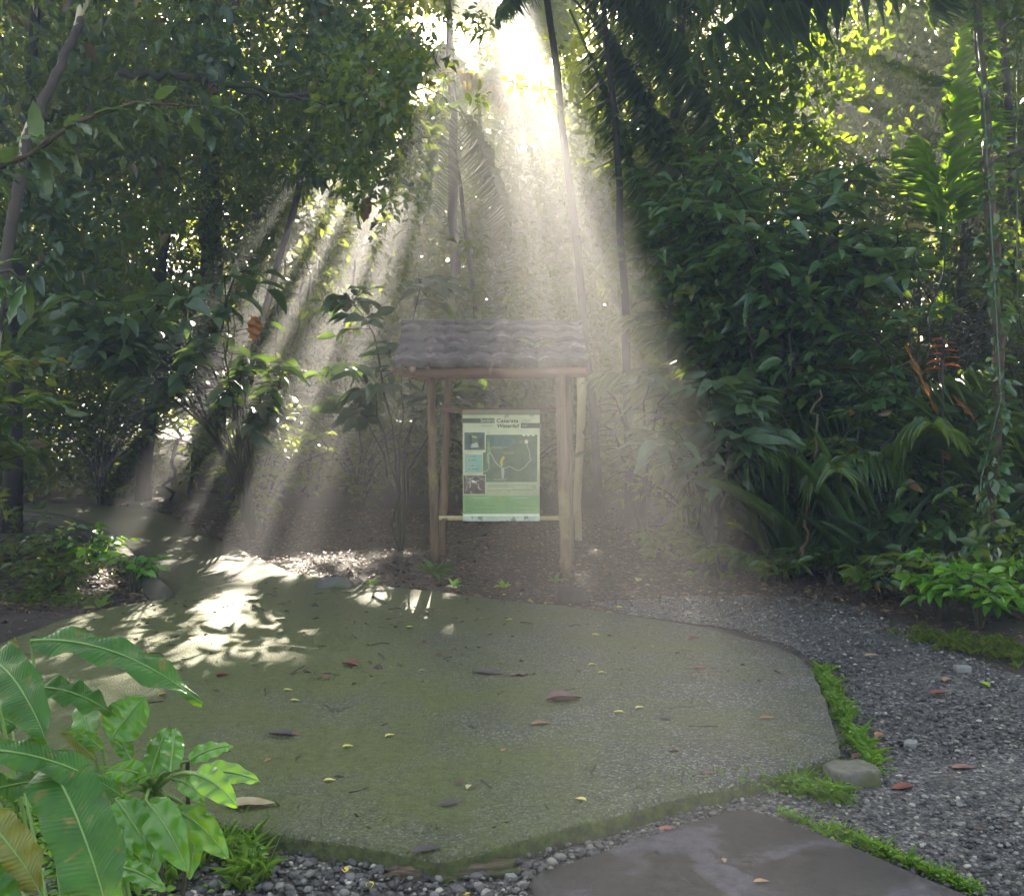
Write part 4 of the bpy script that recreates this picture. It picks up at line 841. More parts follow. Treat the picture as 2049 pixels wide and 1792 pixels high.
# ------------------------------------------------------------------ low plants
def gp_(x, y, z=-.1): p = G(x, y, z); return (p.x, p.y, z)
rosette('broadleaf_seedling', gp_(862, 1152, -.02), 15, .13, .24, .36, M['glossy'], 'low leafy green plant at the foot of the left kiosk posts', 'plant', 4, (.1, 1.0))
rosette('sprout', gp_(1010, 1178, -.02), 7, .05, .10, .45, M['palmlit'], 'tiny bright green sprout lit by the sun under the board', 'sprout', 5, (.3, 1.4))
rosette('sprout', gp_(744, 1172, -.0), 7, .05, .09, .45, M['weed'], 'small green sprout at the back edge of the pad', 'sprout', 6, (.1, 1.2))
rosette('sprout', gp_(908, 1176, -.02), 7, .06, .10, .45, M['weed'], 'small green sprout right of the low leafy plant', 'sprout', 7, (.1, 1.2))
rosette('sprout', gp_(1110, 1166, -.02), 6, .06, .12, .4, M['dull'], 'dull green sprout left of the footing block', 'sprout', 8, (.2, 1.2))
rosette('sprout', gp_(200, 1218, -.1), 9, .07, .14, .4, M['weed'], 'light green sprout at the back left rim of the pad', 'sprout', 9, (.2, 1.2))
rosette('sprout', gp_(1172, 1668, -.1), 4, .04, .08, .4, M['weed'], 'single weed sprout under the front rim of the pad', 'sprout', 14, (.2, 1.0))
rosette('sprout', gp_(880, 1742, -.1), 4, .02, .05, .5, M['weed'], 'tiny two-leaved sprout on the gravel near the rotten wood', 'sprout', 15, (.5, 1.2))
shrub('heartleaf_plant', 'dark green plant with broad hanging leaves at the right verge', 'plant', gp_(1800, 1165), .75, .34, 7, 2, .30, .5, M['glossy'], 31, T_LG, twig=.14, tilt=.2, twigs=2, low=.5, stemmat=M['stem'])
shrub('path_seedling', 'pale green seedling growing over the left edge of the path', 'plant', gp_(190, 1150), .42, .24, 8, 4, .12, .5, M['fgs'], 32, T_MD, twig=.14, twigs=2)
shrub('path_seedling', 'leafy seedling in the ditch left of the path bend', 'plant', gp_(110, 1120), .35, .3, 8, 4, .12, .45, M['glossy'], 33, T_MD, twig=.14, twigs=2)
shrub('path_seedling', 'small seedling below the end of the path at the left', 'plant', gp_(265, 1185), .32, .22, 6, 4, .10, .5, M['fgs'], 39, T_MD, twig=.1, twigs=2)
shrub('ditch_plant', 'shaded leafy plant in the ditch at the left edge', 'plant', gp_(20, 1150), .32, .4, 10, 5, .13, .4, M['mass'], 34, T_MD, twig=.16, twigs=2)
shrub('ditch_plant', 'dark plant between the ditch and the back left of the pad', 'plant', gp_(110, 1190), .3, .35, 9, 5, .11, .4, M['mass'], 35, T_MD, twig=.14, twigs=2)
for k, (x, y, h, lab) in enumerate([(1880, 1235, .5, 'light green leafy plant at the right edge verge'), (1960, 1255, .42, 'leafy plant at the far right verge below the leaning trunk'), (2030, 1230, .5, 'leafy plant cut by the right edge of the picture'), (1760, 1200, .38, 'small leafy plant left of the right edge verge'), (1660, 1165, .35, 'low leafy plant at the start of the right verge'), (1560, 1165, .3, 'low dull plant at the foot of the palm stems'), (1440, 1160, .35, 'low hazy plant right of the light shaft'), (1330, 1140, .4, 'low hazy plant on the soil right of the kiosk')]):
    shrub('verge_plant', lab, 'plant', gp_(x, y), h, .30, 9, 4, .15, .38, M['fgs'] if k < 3 else M['mass'], 40 + k, T_MD, twig=.13, twigs=2, group='leafy plants along the right verge')

# ------------------------------------------------------------------ right hand jungle: shrubs and palms
def sh(name, label, px, py, D, H, spread, nb, ll, asp, mat, seed, **k):
    p = P(px, py, D); return shrub(name, label, 'shrub', (p.x, D, -.1), H, spread, nb, k.pop('per', 5), ll, asp, M[mat], seed, **k)
sh('glossy_shrub', 'tall glossy dark green shrub with big drooping leaves at the right', 1600, 700, 10.4, 3.9, 1.5, 26, .24, .40, 'glossy', 51, low=.35, twig=.45, twigs=3.2, r=.03, T=T_LG)
sh('glossy_shrub', 'glossy shrub with bluish leaves hanging left of the bright palm', 1480, 400, 11.0, 4.35, 1.1, 18, .22, .40, 'glossy', 52, low=.5, twig=.4, twigs=3, r=.03, T=T_LG)
sh('glossy_shrub', 'leafy glossy shrub below the tall right hand tree', 1850, 900, 9.6, 3.3, 1.0, 16, .20, .40, 'glossy', 53, low=.25, twig=.35, r=.022)
sh('broadleaf_bush', 'broad-leaved bluish bush at the right border of the light shafts', 1430, 900, 9.2, 2.05, .60, 11, .28, .42, 'dull', 54, low=.55, twig=.25, T=T_LG, r=.02, twigs=2)
sh('broadleaf_bush', 'hazy broad-leaved bush behind the right kiosk posts', 1285, 1000, 10.6, 2.1, .55, 10, .26, .42, 'dull', 55, low=.45, twig=.25, T=T_LG, r=.02, twigs=2)
sh('broadleaf_bush', 'dark bush with hanging leaves above the red flower', 1950, 500, 10.4, 3.6, .9, 14, .17, .42, 'mass', 56, low=.35, twig=.4, r=.025)
sh('broadleaf_bush', 'bluish big-leaved bush left of the kiosk roof', 500, 650, 11.7, 2.75, 1.15, 20, .26, .45, 'dull', 57, low=.62, twig=.35, T=T_LG, r=.018, twigs=2.6, lean=(.0, -.9))
sh('broadleaf_bush', 'pale hazy bush with large leaves above the kiosk roof', 800, 560, 10.6, 3.0, .75, 7, .24, .45, 'dull', 58, low=.7, twig=.3, T=T_LG, r=.016, twigs=2, mask=False)
sh('leafy_bush', 'dark leafy bush at the left edge above the path', -330, 850, 8.4, 2.0, 1.0, 18, .18, .42, 'mass', 59, low=.5, twig=.32, T=T_MD, r=.016, lean=(.62, 0))
sh('leafy_bush', 'lower dark bush at the left edge beside the path', -230, 950, 8.6, 1.5, .9, 14, .17, .42, 'mass', 60, low=.2, twig=.3, T=T_MD, r=.02)
sh('leafy_bush', 'sparkling small-leaved bush at the far end of the path', 470, 930, 14.6, 1.5, 1.3, 18, .10, .4, 'small', 61, low=.1, twig=.3, r=.02, per=7)
sh('leafy_bush', 'small-leaved bush behind the left side of the kiosk', 720, 930, 14.2, 1.7, 1.4, 18, .11, .4, 'small', 62, low=.1, twig=.3, r=.02, per=7)
sh('leafy_bush', 'low bush in the shade left of the path end', 200, 930, 15.0, 2.1, 1.7, 20, .13, .4, 'mass', 63, low=.1, twig=.35, r=.02, per=6)
sh('leafy_bush', 'dark bush under the bluish big-leaved bush', 520, 930, 12.4, 1.7, 1.0, 18, .12, .4, 'mass', 69, low=.08, twig=.3, r=.015, per=7, mask=False)
sh('leafy_bush', 'hazy bush straight behind the information board', 1000, 950, 13.6, 1.15, 1.4, 18, .12, .4, 'small', 64, low=.1, twig=.3, r=.02, per=7)
sh('leafy_bush', 'dark bush behind the palm stems at the right', 1650, 1000, 9.7, 1.7, 1.2, 18, .15, .38, 'mass', 65, low=.08, twig=.3, r=.02, per=6)
sh('leafy_bush', 'shaded bush behind the heart-shaped verge leaves', 1860, 1000, 9.2, 1.6, 1.0, 16, .15, .38, 'mass', 66, low=.08, twig=.3, r=.02, per=6)
sh('leafy_bush', 'hazy leafy bush where the right light shaft lands', 1400, 1050, 10.2, 1.35, 1.0, 16, .13, .4, 'mass', 67, low=.08, twig=.3, r=.02, per=6)
sh('leafy_bush', 'dark bush filling the far right edge', 2080, 900, 9.2, 2.8, .8, 16, .15, .4, 'mass', 68, low=.08, twig=.3, r=.02, per=6)
def palm(name, label, base, nfr, H, FL_, seed, mat='palm', az=(0, 6.28), elev=(.5, 1.3), droop=1.3, trunk=None, ll=.5, lw=.035, n=30, trunkr=.05, spec=None, group=None, sidedroop=.35):
    rg = np.random.RandomState(seed); root = empty(name, base, label=label, cat='palm', group=group)
    top = Vector((0, 0, H)) if trunk is None else Vector(trunk) - Vector(base)
    if H > .2 or trunk is not None:
        mb = MB(); tp = wob(curve((0, 0, 0), top, (.05, 0, 0), 14), .01, rg); mb.tube(tp, np.linspace(trunkr*1.15, trunkr*.85, 14)*(1 + .08*(np.arange(14) % 2)), 10); mb.build('trunk', M['bark'], root)
    for i in range(nfr):
        a = az[0] + (az[1] - az[0])*((i*.618) % 1); e = elev[0] + (elev[1] - elev[0])*rg.rand()
        frond_part(root, top, (cos(a)*cos(e), sin(a)*cos(e), sin(e)), FL_*(.75 + .4*rg.rand()), rg, M[mat], droop=droop*(.8 + .4*rg.rand()), n=n, ll=ll, lw=lw, sidedroop=sidedroop)
    for (a_, b_, dr_, L_, mt) in (spec or []):
        v0 = P(*a_); v1 = P(*b_); ch = v1 - v0; frond_part(root, v0 - Vector(base), (ch.normalized() + Vector((0, 0, dr_*.5))).normalized(), ch.length*(1 + dr_*dr_/24), rg, M[mt], droop=dr_, n=n, ll=L_, lw=lw, sidedroop=sidedroop)
    return root
b = P(1150, 1000, 13.5)
palm('tall_palm', 'tall palm with pale ringed stem and long arching fronds right of the sky gap', (b.x + .35, 13.5, -.1), 3, 5, 2.2, 71, trunk=P(1092, -20, 13.5), ll=.45, az=(-.5, .6), elev=(.2, .9), spec=[
    ((1120, -40, 13.4), (1262, 290, 12.6), 1.5, .38, 'palm'), ((1130, -60, 13.4), (1290, 430, 13.2), 1.1, .42, 'palm'), ((1140, -80, 13.4), (1380, 480, 12.8), 1.3, .5, 'palm'), ((1130, -20, 13.5), (1400, 640, 13.0), 1.0, .5, 'palm'), ((1140, 20, 13.5), (1360, 760, 13.0), .6, .45, 'palm'), ((1110, -60, 12.9), (1225, 265, 12.7), 1.9, .5, 'palm'), ((1090, -30, 13.5), (1010, 60, 13), 1.2, .35, 'palm')], n=34, lw=.036)
b = P(1020, 400, 17)
palm('yellow_frond_palm', 'small palm with a yellow sunlit frond hanging under the sky gap', (b.x - .3, 17, -.1), 2, 4.5, 1.8, 72, 'palm', trunk=P(905, 260, 17), ll=.45, trunkr=.035, az=(2.4, 3.8), elev=(.3, .8), spec=[((885, 140, 16), (1040, 255, 15.6), .9, .42, 'palmyel'), ((890, 150, 16), (870, 420, 15.6), .6, .4, 'palm'), ((905, 190, 16.5), (800, 380, 16), 1.0, .5, 'palm'), ((910, 200, 16.5), (1000, 480, 16), .9, .55, 'palm')], n=36)
b = P(960, 700, 27)
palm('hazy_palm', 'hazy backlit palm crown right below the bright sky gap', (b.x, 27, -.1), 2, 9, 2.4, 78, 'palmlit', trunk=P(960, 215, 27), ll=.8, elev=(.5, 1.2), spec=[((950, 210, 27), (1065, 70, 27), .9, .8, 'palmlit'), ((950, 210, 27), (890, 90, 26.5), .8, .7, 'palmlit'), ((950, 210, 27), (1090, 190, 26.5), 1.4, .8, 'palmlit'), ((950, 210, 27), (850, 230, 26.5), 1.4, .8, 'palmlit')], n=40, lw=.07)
b = P(960, 700, 18.5)
palm('fan_of_fronds', 'hazy understorey palm with upright drooping fronds behind the kiosk', (b.x, 18.5, -.1), 11, 1.2, 3.0, 73, ll=.6, elev=(.9, 1.45), droop=1.0, n=34)
b = P(1740, 300, 12.5)
palm('arching_palm', 'dark arching palm at the upper right with long narrow leaflets', (b.x + .6, 11.6, -.1), 2, 6, 2.2, 74, trunk=P(1960, -150, 11.2), ll=.6, lw=.026, elev=(.3, .9), spec=[
    ((1900, -110, 10.6), (1560, 110, 10.3), 1.2, .72, 'palm'), ((1860, -130, 10.6), (1400, 20, 10.4), .9, .7, 'palm'), ((1840, -60, 10.5), (1390, 190, 10.2), 1.2, .62, 'palm'), ((1950, -160, 10.6), (1880, 40, 10.5), 1.0, .5, 'palm')], n=15, sidedroop=.75)
b = P(1900, 600, 10.1)
palm('bright_palm', 'bright yellow-green sunlit palm frond at the upper right', (b.x, 10.2, -.1), 0, 0, 1.4, 75, 'palmlit', elev=(1.0, 1.3), spec=[((1890, 470, 10.1), (1922, 60, 10.1), .25, .46, 'palmlit'), ((1880, 480, 10.1), (1840, 280, 10.1), .5, .4, 'palmlit'), ((1900, 490, 10.2), (1972, 220, 10.2), .5, .4, 'palmlit'), ((1888, 700, 10.2), (1890, 470, 10.1), .1, .12, 'palm')], n=46, lw=.03, sidedroop=.3)
for k, (x, D, H, Lf, lab) in enumerate([(1660, 9.9, .35, 2.0, 'understorey palm with long dark fronds in the right hand thicket'), (1830, 9.4, .5, 1.6, 'strappy palm clump around the red flower'), (1520, 10.6, .5, 2.1, 'shaded palm clump just right of the light shafts'), (1500, 12.0, 1.2, 2.2, 'dark palm clump behind the glossy shrub')]):
    p = P(x, 1000, D); palm('understorey_palm', lab, (p.x, D, -.1), 9, H, Lf, 80 + k, ll=.5, elev=(.75, 1.4), droop=1.5, n=26, lw=.045)
# bright strap leaves and flower
b = gp_(1740, 1000, -.1); p = P(1740, 1000, 9.0)
def straps(name, label, px, D, n, L0, L1, mat, seed, z0=.0, elev=(.9, 1.5), w_=.05, zb=-.1):
    p = P(px, 1000, D); rg = np.random.RandomState(seed); mb = MB(); a = rg.rand(n)*6.28; e = elev[0] + (elev[1] - elev[0])*rg.rand(n)
    scatter_leaves(mb, np.column_stack([np.cos(a)*.08, np.sin(a)*.08, np.zeros(n) + z0]), np.column_stack([np.cos(a)*np.cos(e), np.sin(a)*np.cos(e), np.sin(e)]), L0 + (L1 - L0)*rg.rand(n), w_, leaf_template(8, .1, .35, prof=lambda t: min(1, .3 + t*3)*(1.02 - t)**.5), rg, tilt=.5)
    o = mb.build(name, M[mat], None, (p.x, D, zb)); return tag(o, label, 'plant')
straps('strap_plant', 'plant with long bright strap leaves in the right hand thicket', 1700, 9.0, 20, .7, 1.7, 'palm', 1, elev=(1.15, 1.5), w_=.032)
straps('strap_plant', 'grey-green strap-leaved clump beneath the red flower', 1815, 8.9, 40, .5, 1.25, 'dull', 2, elev=(.8, 1.45), w_=.028)
straps('strap_plant', 'dark strap-leaved clump right of the light shafts', 1590, 9.3, 36, .6, 1.5, 'palm', 3, elev=(.9, 1.5), w_=.025)
straps('strap_plant', 'strap-leaved clump beside the leaning trunk', 1900, 9.0, 30, .5, 1.1, 'palm', 4, elev=(.8, 1.4), w_=.024)
fb = P(1886, 720, 8.8); hr = empty('heliconia', (fb.x, fb.y, -.1), label='upright red-orange flower spike at the right', cat='flower')
mb = MB(); mb.tube(curve((0, 0, 0), (0, 0, fb.z + .1), (.02, 0, 0), 8), .009, 6); mb.build('flower_stem', M['stem'], hr)
sp = []
for i in range(9):
    z = fb.z + .02 + i*.032; sg = 1 if i % 2 else -1; sp.append(((0, 0, z), (sg, -.15, .12), .17 - .008*i, .06))
leafset('bracts', T_MD, M['red'], hr, sp, seed=4, tilt=.1)
def hanging_leaf(name, label, a, b, W_, mat, seed, droop=.3, face=(0, -1, .2), prof=ovate, cat='leaf'):
    mb = MB(); A = P(*a); rg = np.random.RandomState(seed); leafAB(mb, a, b, W_, rg, droop, face, prof, wave=.012)
    mb2 = MB(); return tag(mb.build(name, M[mat], None), label, cat)
hanging_leaf('dry_frond', 'orange sunlit dead leaf hanging in the right hand thicket', (1878, 845, 8.8), (1900, 925, 8.75), 30, 'orange', 1)
hanging_leaf('dry_frond', 'long orange dead leaf slanting below the red flower', (1812, 690, 8.9), (1880, 840, 8.8), 9, 'orange', 2, .1)
hanging_leaf('dry_frond', 'orange dead leaf touching the leaning trunk', (1905, 790, 8.9), (1960, 850, 8.8), 11, 'orange', 3, .2)
hanging_leaf('yellow_leaf', 'single orange-yellow leaf hanging in the bluish bush', (510, 632, 8.6), (508, 684, 8.6), 28, 'orange', 4)
hanging_leaf('yellow_leaf', 'brown curled leaf hanging above the bluish bush', (735, 395, 11.4), (728, 445, 11.4), 24, 'browndead', 5)
hanging_leaf('green_leaf', 'bright sunlit leaf seen under the kiosk roof', (975, 765, 11.6), (950, 776, 11.6), 22, 'palmlit', 6)
hanging_leaf('green_leaf', 'second bright sunlit leaf below the first under the roof', (968, 812, 11.6), (950, 818, 11.6), 18, 'palmlit', 7)
# ------------------------------------------------------------------ trees
def PP_(l): return [P(*q) for q in l]
def trk(l):
    q = PP_(l); q[0].z = -.15; return q
tree('leaning_tree', 'leaning brown trunk with pale lichen spots at the right edge', trk([(1955, 1180, 8.3), (1958, 1140, 8.3), (1985, 960, 8.5), (2000, 800, 8.6), (1985, 500, 8.8), (1975, 200, 9.0), (1945, -80, 9.3)]), .058, PP_([(2150, 60, 9.2), (2220, 300, 9.5), (1990, -150, 9.3)]), M['mass'], M['barkbrown'], 101, .13, cr=.7, per=150)
tree('leaning_tree', 'leaning trunk with peeling pale bark at the upper left', trk([(-60, 1000, 9.5), (0, 600, 9.4), (50, 280, 9.3), (112, 150, 9.3), (150, 70, 9.3), (195, -60, 9.3)]), .052, PP_([(-40, -60, 9.6), (200, -160, 9.5), (330, -60, 10), (-60, 160, 10)]), M['mass'], M['barkpeel'], 102, .12, cr=.8, per=170, limbs=False)
tree('forest_tree', 'dark upright trunk behind the curved stem at the left', trk([(418, 930, 17), (420, 500, 17), (425, 300, 17), (432, -60, 17.5)]), .19, PP_([(380, 60, 18), (520, 130, 17.5), (450, -80, 18), (300, 180, 18)]), M['mass'], M['barkdark'], 103, .13, cr=1.1, per=220)
tree('forest_tree', 'dark slanting trunk among the left hand bushes', trk([(285, 960, 15.5), (305, 700, 15.5), (330, 480, 15.5), (300, 250, 15.8)]), .085, PP_([(260, 200, 16), (360, 330, 15.8)]), M['mass'], M['barkdark'], 104, .11, cr=.9, per=200)
tree('forest_tree', 'pair-like slanting dark trunk left of the light shafts', trk([(455, 985, 14.3), (480, 820, 14.2), (520, 650, 14.2), (590, 420, 14.4), (640, 200, 14.8)]), .06, PP_([(640, 180, 15), (560, 300, 14.6)]), M['mass'], M['barkdark'], 105, .11, cr=.8, per=180)
tree('forest_tree', 'slim grey trunk under the sky gap left of the yellow frond', trk([(915, 1000, 20), (910, 500, 20), (905, 200, 20), (893, -60, 20.5)]), .10, [], M['mass'], M['bark'], 106)
tree('forest_tree', 'slim stem right of the kiosk behind the light shafts', trk([(1260, 1080, 12.5), (1255, 700, 12.5), (1235, 300, 12.6), (1200, -50, 13)]), .05, PP_([(1330, 150, 13.5), (1380, 330, 13)]), M['mass'], M['barkdark'], 107, .11, cr=.8, per=160)
tree('forest_tree', 'pale slim trunk high behind the right hand shrubs', trk([(1350, 1000, 15), (1345, 400, 15), (1350, 200, 15), (1370, -60, 15.3)]), .09, PP_([(1380, 60, 15.5), (1500, 130, 15.5), (1440, 0, 16), (1320, 170, 15.5)]), M['mass'], M['bark'], 108, .13, cr=1.0, per=220)
tree('forest_tree', 'thin trunk beside the leaning tree at the right', trk([(2040, 1100, 10.5), (2035, 500, 10.5), (2010, 100, 10.6), (1990, -60, 10.8)]), .045, PP_([(2050, 50, 11), (2100, 420, 10.8)]), M['mass'], M['bark'], 109, .12, cr=.8, per=160)
tree('forest_tree', 'dark trunk at the left edge behind the leafy branch', trk([(20, 950, 12), (40, 500, 12), (60, 200, 12), (75, -60, 12.2)]), .08, PP_([(60, 60, 12.5), (170, 260, 12.5), (-80, 350, 12)]), M['mass'], M['barkdark'], 110, .12, cr=.9, per=200)
mb = MB(); pts = [P(1163, 760, 11.4), P(1163, 820, 11.4), P(1161, 885, 11.4)]
cs = empty('broken_cane', P(1158, 1130, 11.4), label='pale broken cane standing behind the right kiosk posts', cat='stem'); cs.location.z = -.1
mb = MB(); mb.tube([v - cs.location for v in [Vector((P(1158, 1100, 11.4).x, 11.4, -.12)), P(1155, 1000, 11.4), P(1160, 900, 11.4), P(1164, 800, 11.4), P(1163, 750, 11.4)]], [.04, .045, .045, .05, .055], 8, lump=.1, rng=krng); mb.build('stem', M['cane'], cs)
def vine(name, label, l, r, mat, seed, cat='branch', n=20, amt=.02):
    rg = np.random.RandomState(seed); q = PP_(l); pts = []
    for i in range(len(q) - 1):
        p0, p1, p2, p3 = q[max(i - 1, 0)], q[i], q[i + 1], q[min(i + 2, len(q) - 1)]
        for t in np.linspace(0, 1, n//(len(q) - 1) + 1)[:-1]:
            pts.append(.5*((2*p1) + (p2 - p0)*t + (2*p0 - 5*p1 + 4*p2 - p3)*t*t + (3*p1 - p0 - 3*p2 + p3)*t**3))
    pts.append(q[-1]); mb = MB(); mb.tube(wob(pts, amt, rg), np.linspace(r, r*.5, len(pts)), 7, lump=.1, rng=rg); return tag(mb.build(name, M[mat]), label, cat)
vine('fallen_branch', 'long mossy branch lying across the upper left foliage', [(240, 145, 10), (360, 148, 10), (480, 172, 10.2), (665, 205, 10.6)], .045, 'bark', 1)
vine('fallen_branch', 'thinner forked branch just below the long mossy branch', [(400, 158, 10.1), (520, 186, 10.3), (655, 206, 10.4)], .03, 'bark', 2)
vine('curved_stem', 'curved dark stem arching toward the dark upright trunk', [(310, 570, 14.8), (330, 500, 14.8), (355, 450, 14.8), (405, 420, 14.9)], .035, 'barkdark', 3)
vine('bare_twig', 'bare forked twig left of the yellow frond', [(700, 215, 12), (770, 190, 12), (860, 180, 12), (935, 250, 12)], .012, 'bark', 4)
vine('liana', 'thin hanging stem in the right hand thicket', [(1500, 560, 9.9), (1502, 700, 9.9), (1500, 900, 9.9)], .012, 'barkdark', 5)
vine('liana', 'thin dark stem left of the bright strap leaves', [(1585, 640, 9.8), (1580, 740, 9.8), (1574, 850, 9.8)], .012, 'barkdark', 6)
vine('liana', 'slanting dark stem behind the verge leaves', [(1700, 1150, 8.9), (1740, 1000, 9.0), (1790, 860, 9.1)], .03, 'barkdark', 7)
vine('liana', 'pale thin stem in the thicket right of the light shafts', [(1605, 1130, 8.9), (1625, 950, 9.0), (1640, 780, 9.2)], .02, 'barkbrown', 8)
SL = ['first thin stem right of the path end, curving away', 'second thin stem right of the path end', 'thin upright stem left of the big bush shadow', 'thin stem between the light shafts and the path', 'thin stem crossing the left light shafts', 'thin left-leaning stem beside the left light shafts', 'thin stem closest to the left kiosk posts', 'thin stem farthest left above the path']
for k, (x, dx) in enumerate([(340, 60), (380, 90), (530, 40), (560, 50), (610, 30), (640, -30), (690, 20), (250, 50)]):
    vine('slender_tree', SL[k], [(x, 1000, 15 + k*.3), (x + dx*.4, 800, 15 + k*.3), (x + dx, 520, 15 + k*.3)], .03, 'barkdark', 20 + k, 'tree', amt=.05)
    bpy.context.scene.collection.objects[-1]['group'] = 'thin dark stems in the left shade'
def climber(name, label, l, n, L_, mat, seed):
    rg = np.random.RandomState(seed); q = PP_(l); t = rg.rand(n)*(len(q) - 1.001); i_ = t.astype(int); Q = np.array([list(v) for v in q]); p = Q[i_]*(1 - (t - i_))[:, None] + Q[i_ + 1]*(t - i_)[:, None]
    d = norm(np.column_stack([rg.normal(0, 1, n), rg.normal(-.6, .6, n), rg.normal(-.3, .5, n)])); p = p + d*.06*np.array([1, 1, .3]); mb = MB(); ln = L_*(.5 + rg.rand(n)); scatter_leaves(mb, p, d, ln, ln*.55, T_MD, rg, tilt=.4)
    mb.tube(wob([v + Vector((-.05, -.06, 0)) for v in q], .03, rg), .008, 5); return tag(mb.build(name, M[mat]), label, 'vine')
climber('climbing_vine', 'leafy vine climbing the leaning trunk at the right edge', [(1960, 1150, 8.2), (1985, 960, 8.4), (2000, 800, 8.5), (1985, 500, 8.7), (1975, 200, 8.9), (1950, -40, 9.2)], 420, .10, 'glossy', 1)
climber('climbing_vine', 'small-leaved vine on the dark upright trunk at the left', [(430, 700, 16.7), (425, 300, 16.7), (432, -40, 17.2)], 260, .10, 'small', 2)
climber('climbing_vine', 'vine with sparse leaves hanging at the far right', [(2045, 900, 9.5), (2030, 500, 9.6), (2040, 100, 9.7)], 220, .09, 'mass', 3)
# leafy branch entering from the left
lb = empty('leafy_branch', P(-40, 350, 5.2), label='arching brown branch with large bright leaves entering at the upper left', cat='branch')
q = [P(-40, 350, 5.2), P(60, 310, 5.2), P(150, 245, 5.3), P(270, 205, 5.4), (P(430, 215, 5.6))]
mb = MB(); mb.tube([v - lb.location for v in q], [.016, .014, .012, .009, .004], 7); mb.build('branch_wood', M['barkbrown'], lb)
rg = np.random.RandomState(77); mb = MB()
for i in range(48):
    t = rg.rand()*3.99; a = int(t); p_ = q[a].lerp(q[min(a + 1, 4)], t - a) - lb.location; d_ = Vector((rg.normal(.4, .7), rg.normal(0, .5), rg.normal(-.15, .45))).normalized()
    L_ = .11 + .14*rg.rand(); bigleaf(mb, p_ + d_*.02, d_, L_, L_*.38, 1.0, rg, nt=8, ns=2, prof=ovate, wave=.004)
mb.build('foliage', M['dull'], lb)
lb2 = empty('leafy_branch', P(-60, 560, 5.6), label='bluish leaves on a twig at the left edge below the arching branch', cat='branch')
mb = MB(); q = [P(-60, 560, 5.6), P(20, 540, 5.6), P(60, 575, 5.6)]; mb.tube([v - lb2.location for v in q], [.012, .008, .004], 6); mb.build('branch_wood', M['bark'], lb2)
mb = MB()
for i in range(9):
    t = rg.rand()*1.99; a = int(t); p_ = q[a].lerp(q[a + 1], t - a) - lb2.location; d_ = Vector((rg.normal(.3, .6), rg.normal(0, .5), rg.normal(-.2, .5))).normalized(); L_ = .16 + .1*rg.rand()
    bigleaf(mb, p_, d_, L_, L_*.4, 1.0, rg, nt=8, ns=2, prof=ovate, wave=.004)
mb.build('foliage', M['glossy'], lb2)

# ------------------------------------------------------------------ the wood behind, which reads as one mass (stuff)
def in_view(rg, n, x0, x1, y0, y1, D0, D1):
    a = x0 + (x1 - x0)*rg.rand(n); b_ = y0 + (y1 - y0)*rg.rand(n); D = D0 + (D1 - D0)*rg.rand(n); p = np.array([list(P(x, y, d)) for x, y, d in zip(a, b_, D)])
    p[:, 2] = np.maximum(p[:, 2], .1 + .3*rg.rand(n)); return p
def mass(name, label, specs, mat, seed, T=T_SM, mask=True):
    rg = np.random.RandomState(seed); mb = MB()
    for (x0, x1, y0, y1, D0, D1, n, rad, per, ll, asp) in specs:
        c = in_view(rg, n, x0, x1, y0, y1, D0, D1); clumps(mb, c, rad*(.5 + rg.rand(n)), per, ll, asp, T, rg, mask)
    o = mb.build(name, M[mat], smooth=False); print(name, len(o.data.polygons)); return tag(o, label, 'foliage', kind='stuff')
mass('foliage', 'shaded foliage of the forest edge left of the kiosk', [(-300, 860, 350, 960, 15, 20, 260, .7, 90, .17, .45), (-300, 860, 60, 350, 15, 20, 42, .6, 90, .17, .45), (-300, 330, 0, 700, 10.5, 14, 90, .55, 70, .15, .45), (250, 860, 500, 980, 15.5, 18, 120, .7, 120, .11, .45), (-350, 860, -450, -20, 12, 20, 130, .8, 90, .17, .45), (-350, 330, 620, 985, 15.2, 17.5, 130, .55, 90, .14, .45)], 'mass', 201)
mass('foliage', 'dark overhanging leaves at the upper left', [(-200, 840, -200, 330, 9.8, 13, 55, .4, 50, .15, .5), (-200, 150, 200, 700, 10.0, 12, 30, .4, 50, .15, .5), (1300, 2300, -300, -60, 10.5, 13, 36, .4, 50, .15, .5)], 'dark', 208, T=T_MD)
mass('foliage', 'small sparkling leaves in the left hand wood', [(50, 800, 200, 960, 14.5, 18, 190, .5, 110, .07, .45)], 'small', 202)
mass('foliage', 'foliage behind the right hand shrubs', [(1250, 2350, 380, 1080, 12.5, 17, 260, .75, 100, .17, .42), (1250, 2350, 100, 400, 12.5, 17, 50, .6, 80, .17, .42), (1400, 2350, 600, 1080, 10.2, 12.5, 130, .5, 90, .15, .42), (1950, 2400, -100, 900, 9.6, 12.5, 80, .5, 90, .13, .42), (1250, 2350, -450, -60, 12.5, 18, 120, .8, 90, .17, .42)], 'mass', 203)
mass('foliage', 'hazy foliage in the middle distance behind the kiosk', [(560, 1420, 330, 960, 22, 28, 330, .9, 110, .24, .45), (850, 1250, 620, 1030, 15, 20, 90, .6, 90, .15, .42)], 'mass', 204)
mass('foliage', 'hanging leaf sprays added to split the light into shafts, with backdrop foliage', [(560, 850, 120, 820, 12, 17, 85, .34, 55, .12, .42), (850, 1230, 470, 820, 12, 17, 60, .34, 55, .12, .42), (450, 1250, 560, 1010, 16.5, 21, 300, .65, 90, .15, .42), (660, 860, 60, 400, 8.8, 12.5, 55, .3, 50, .11, .45), (560, 1300, 260, 900, 27, 31, 200, 1.1, 110, .28, .45)], 'mass', 207)  # sprays added as blockers that stripe the sunlight; the rest is backdrop
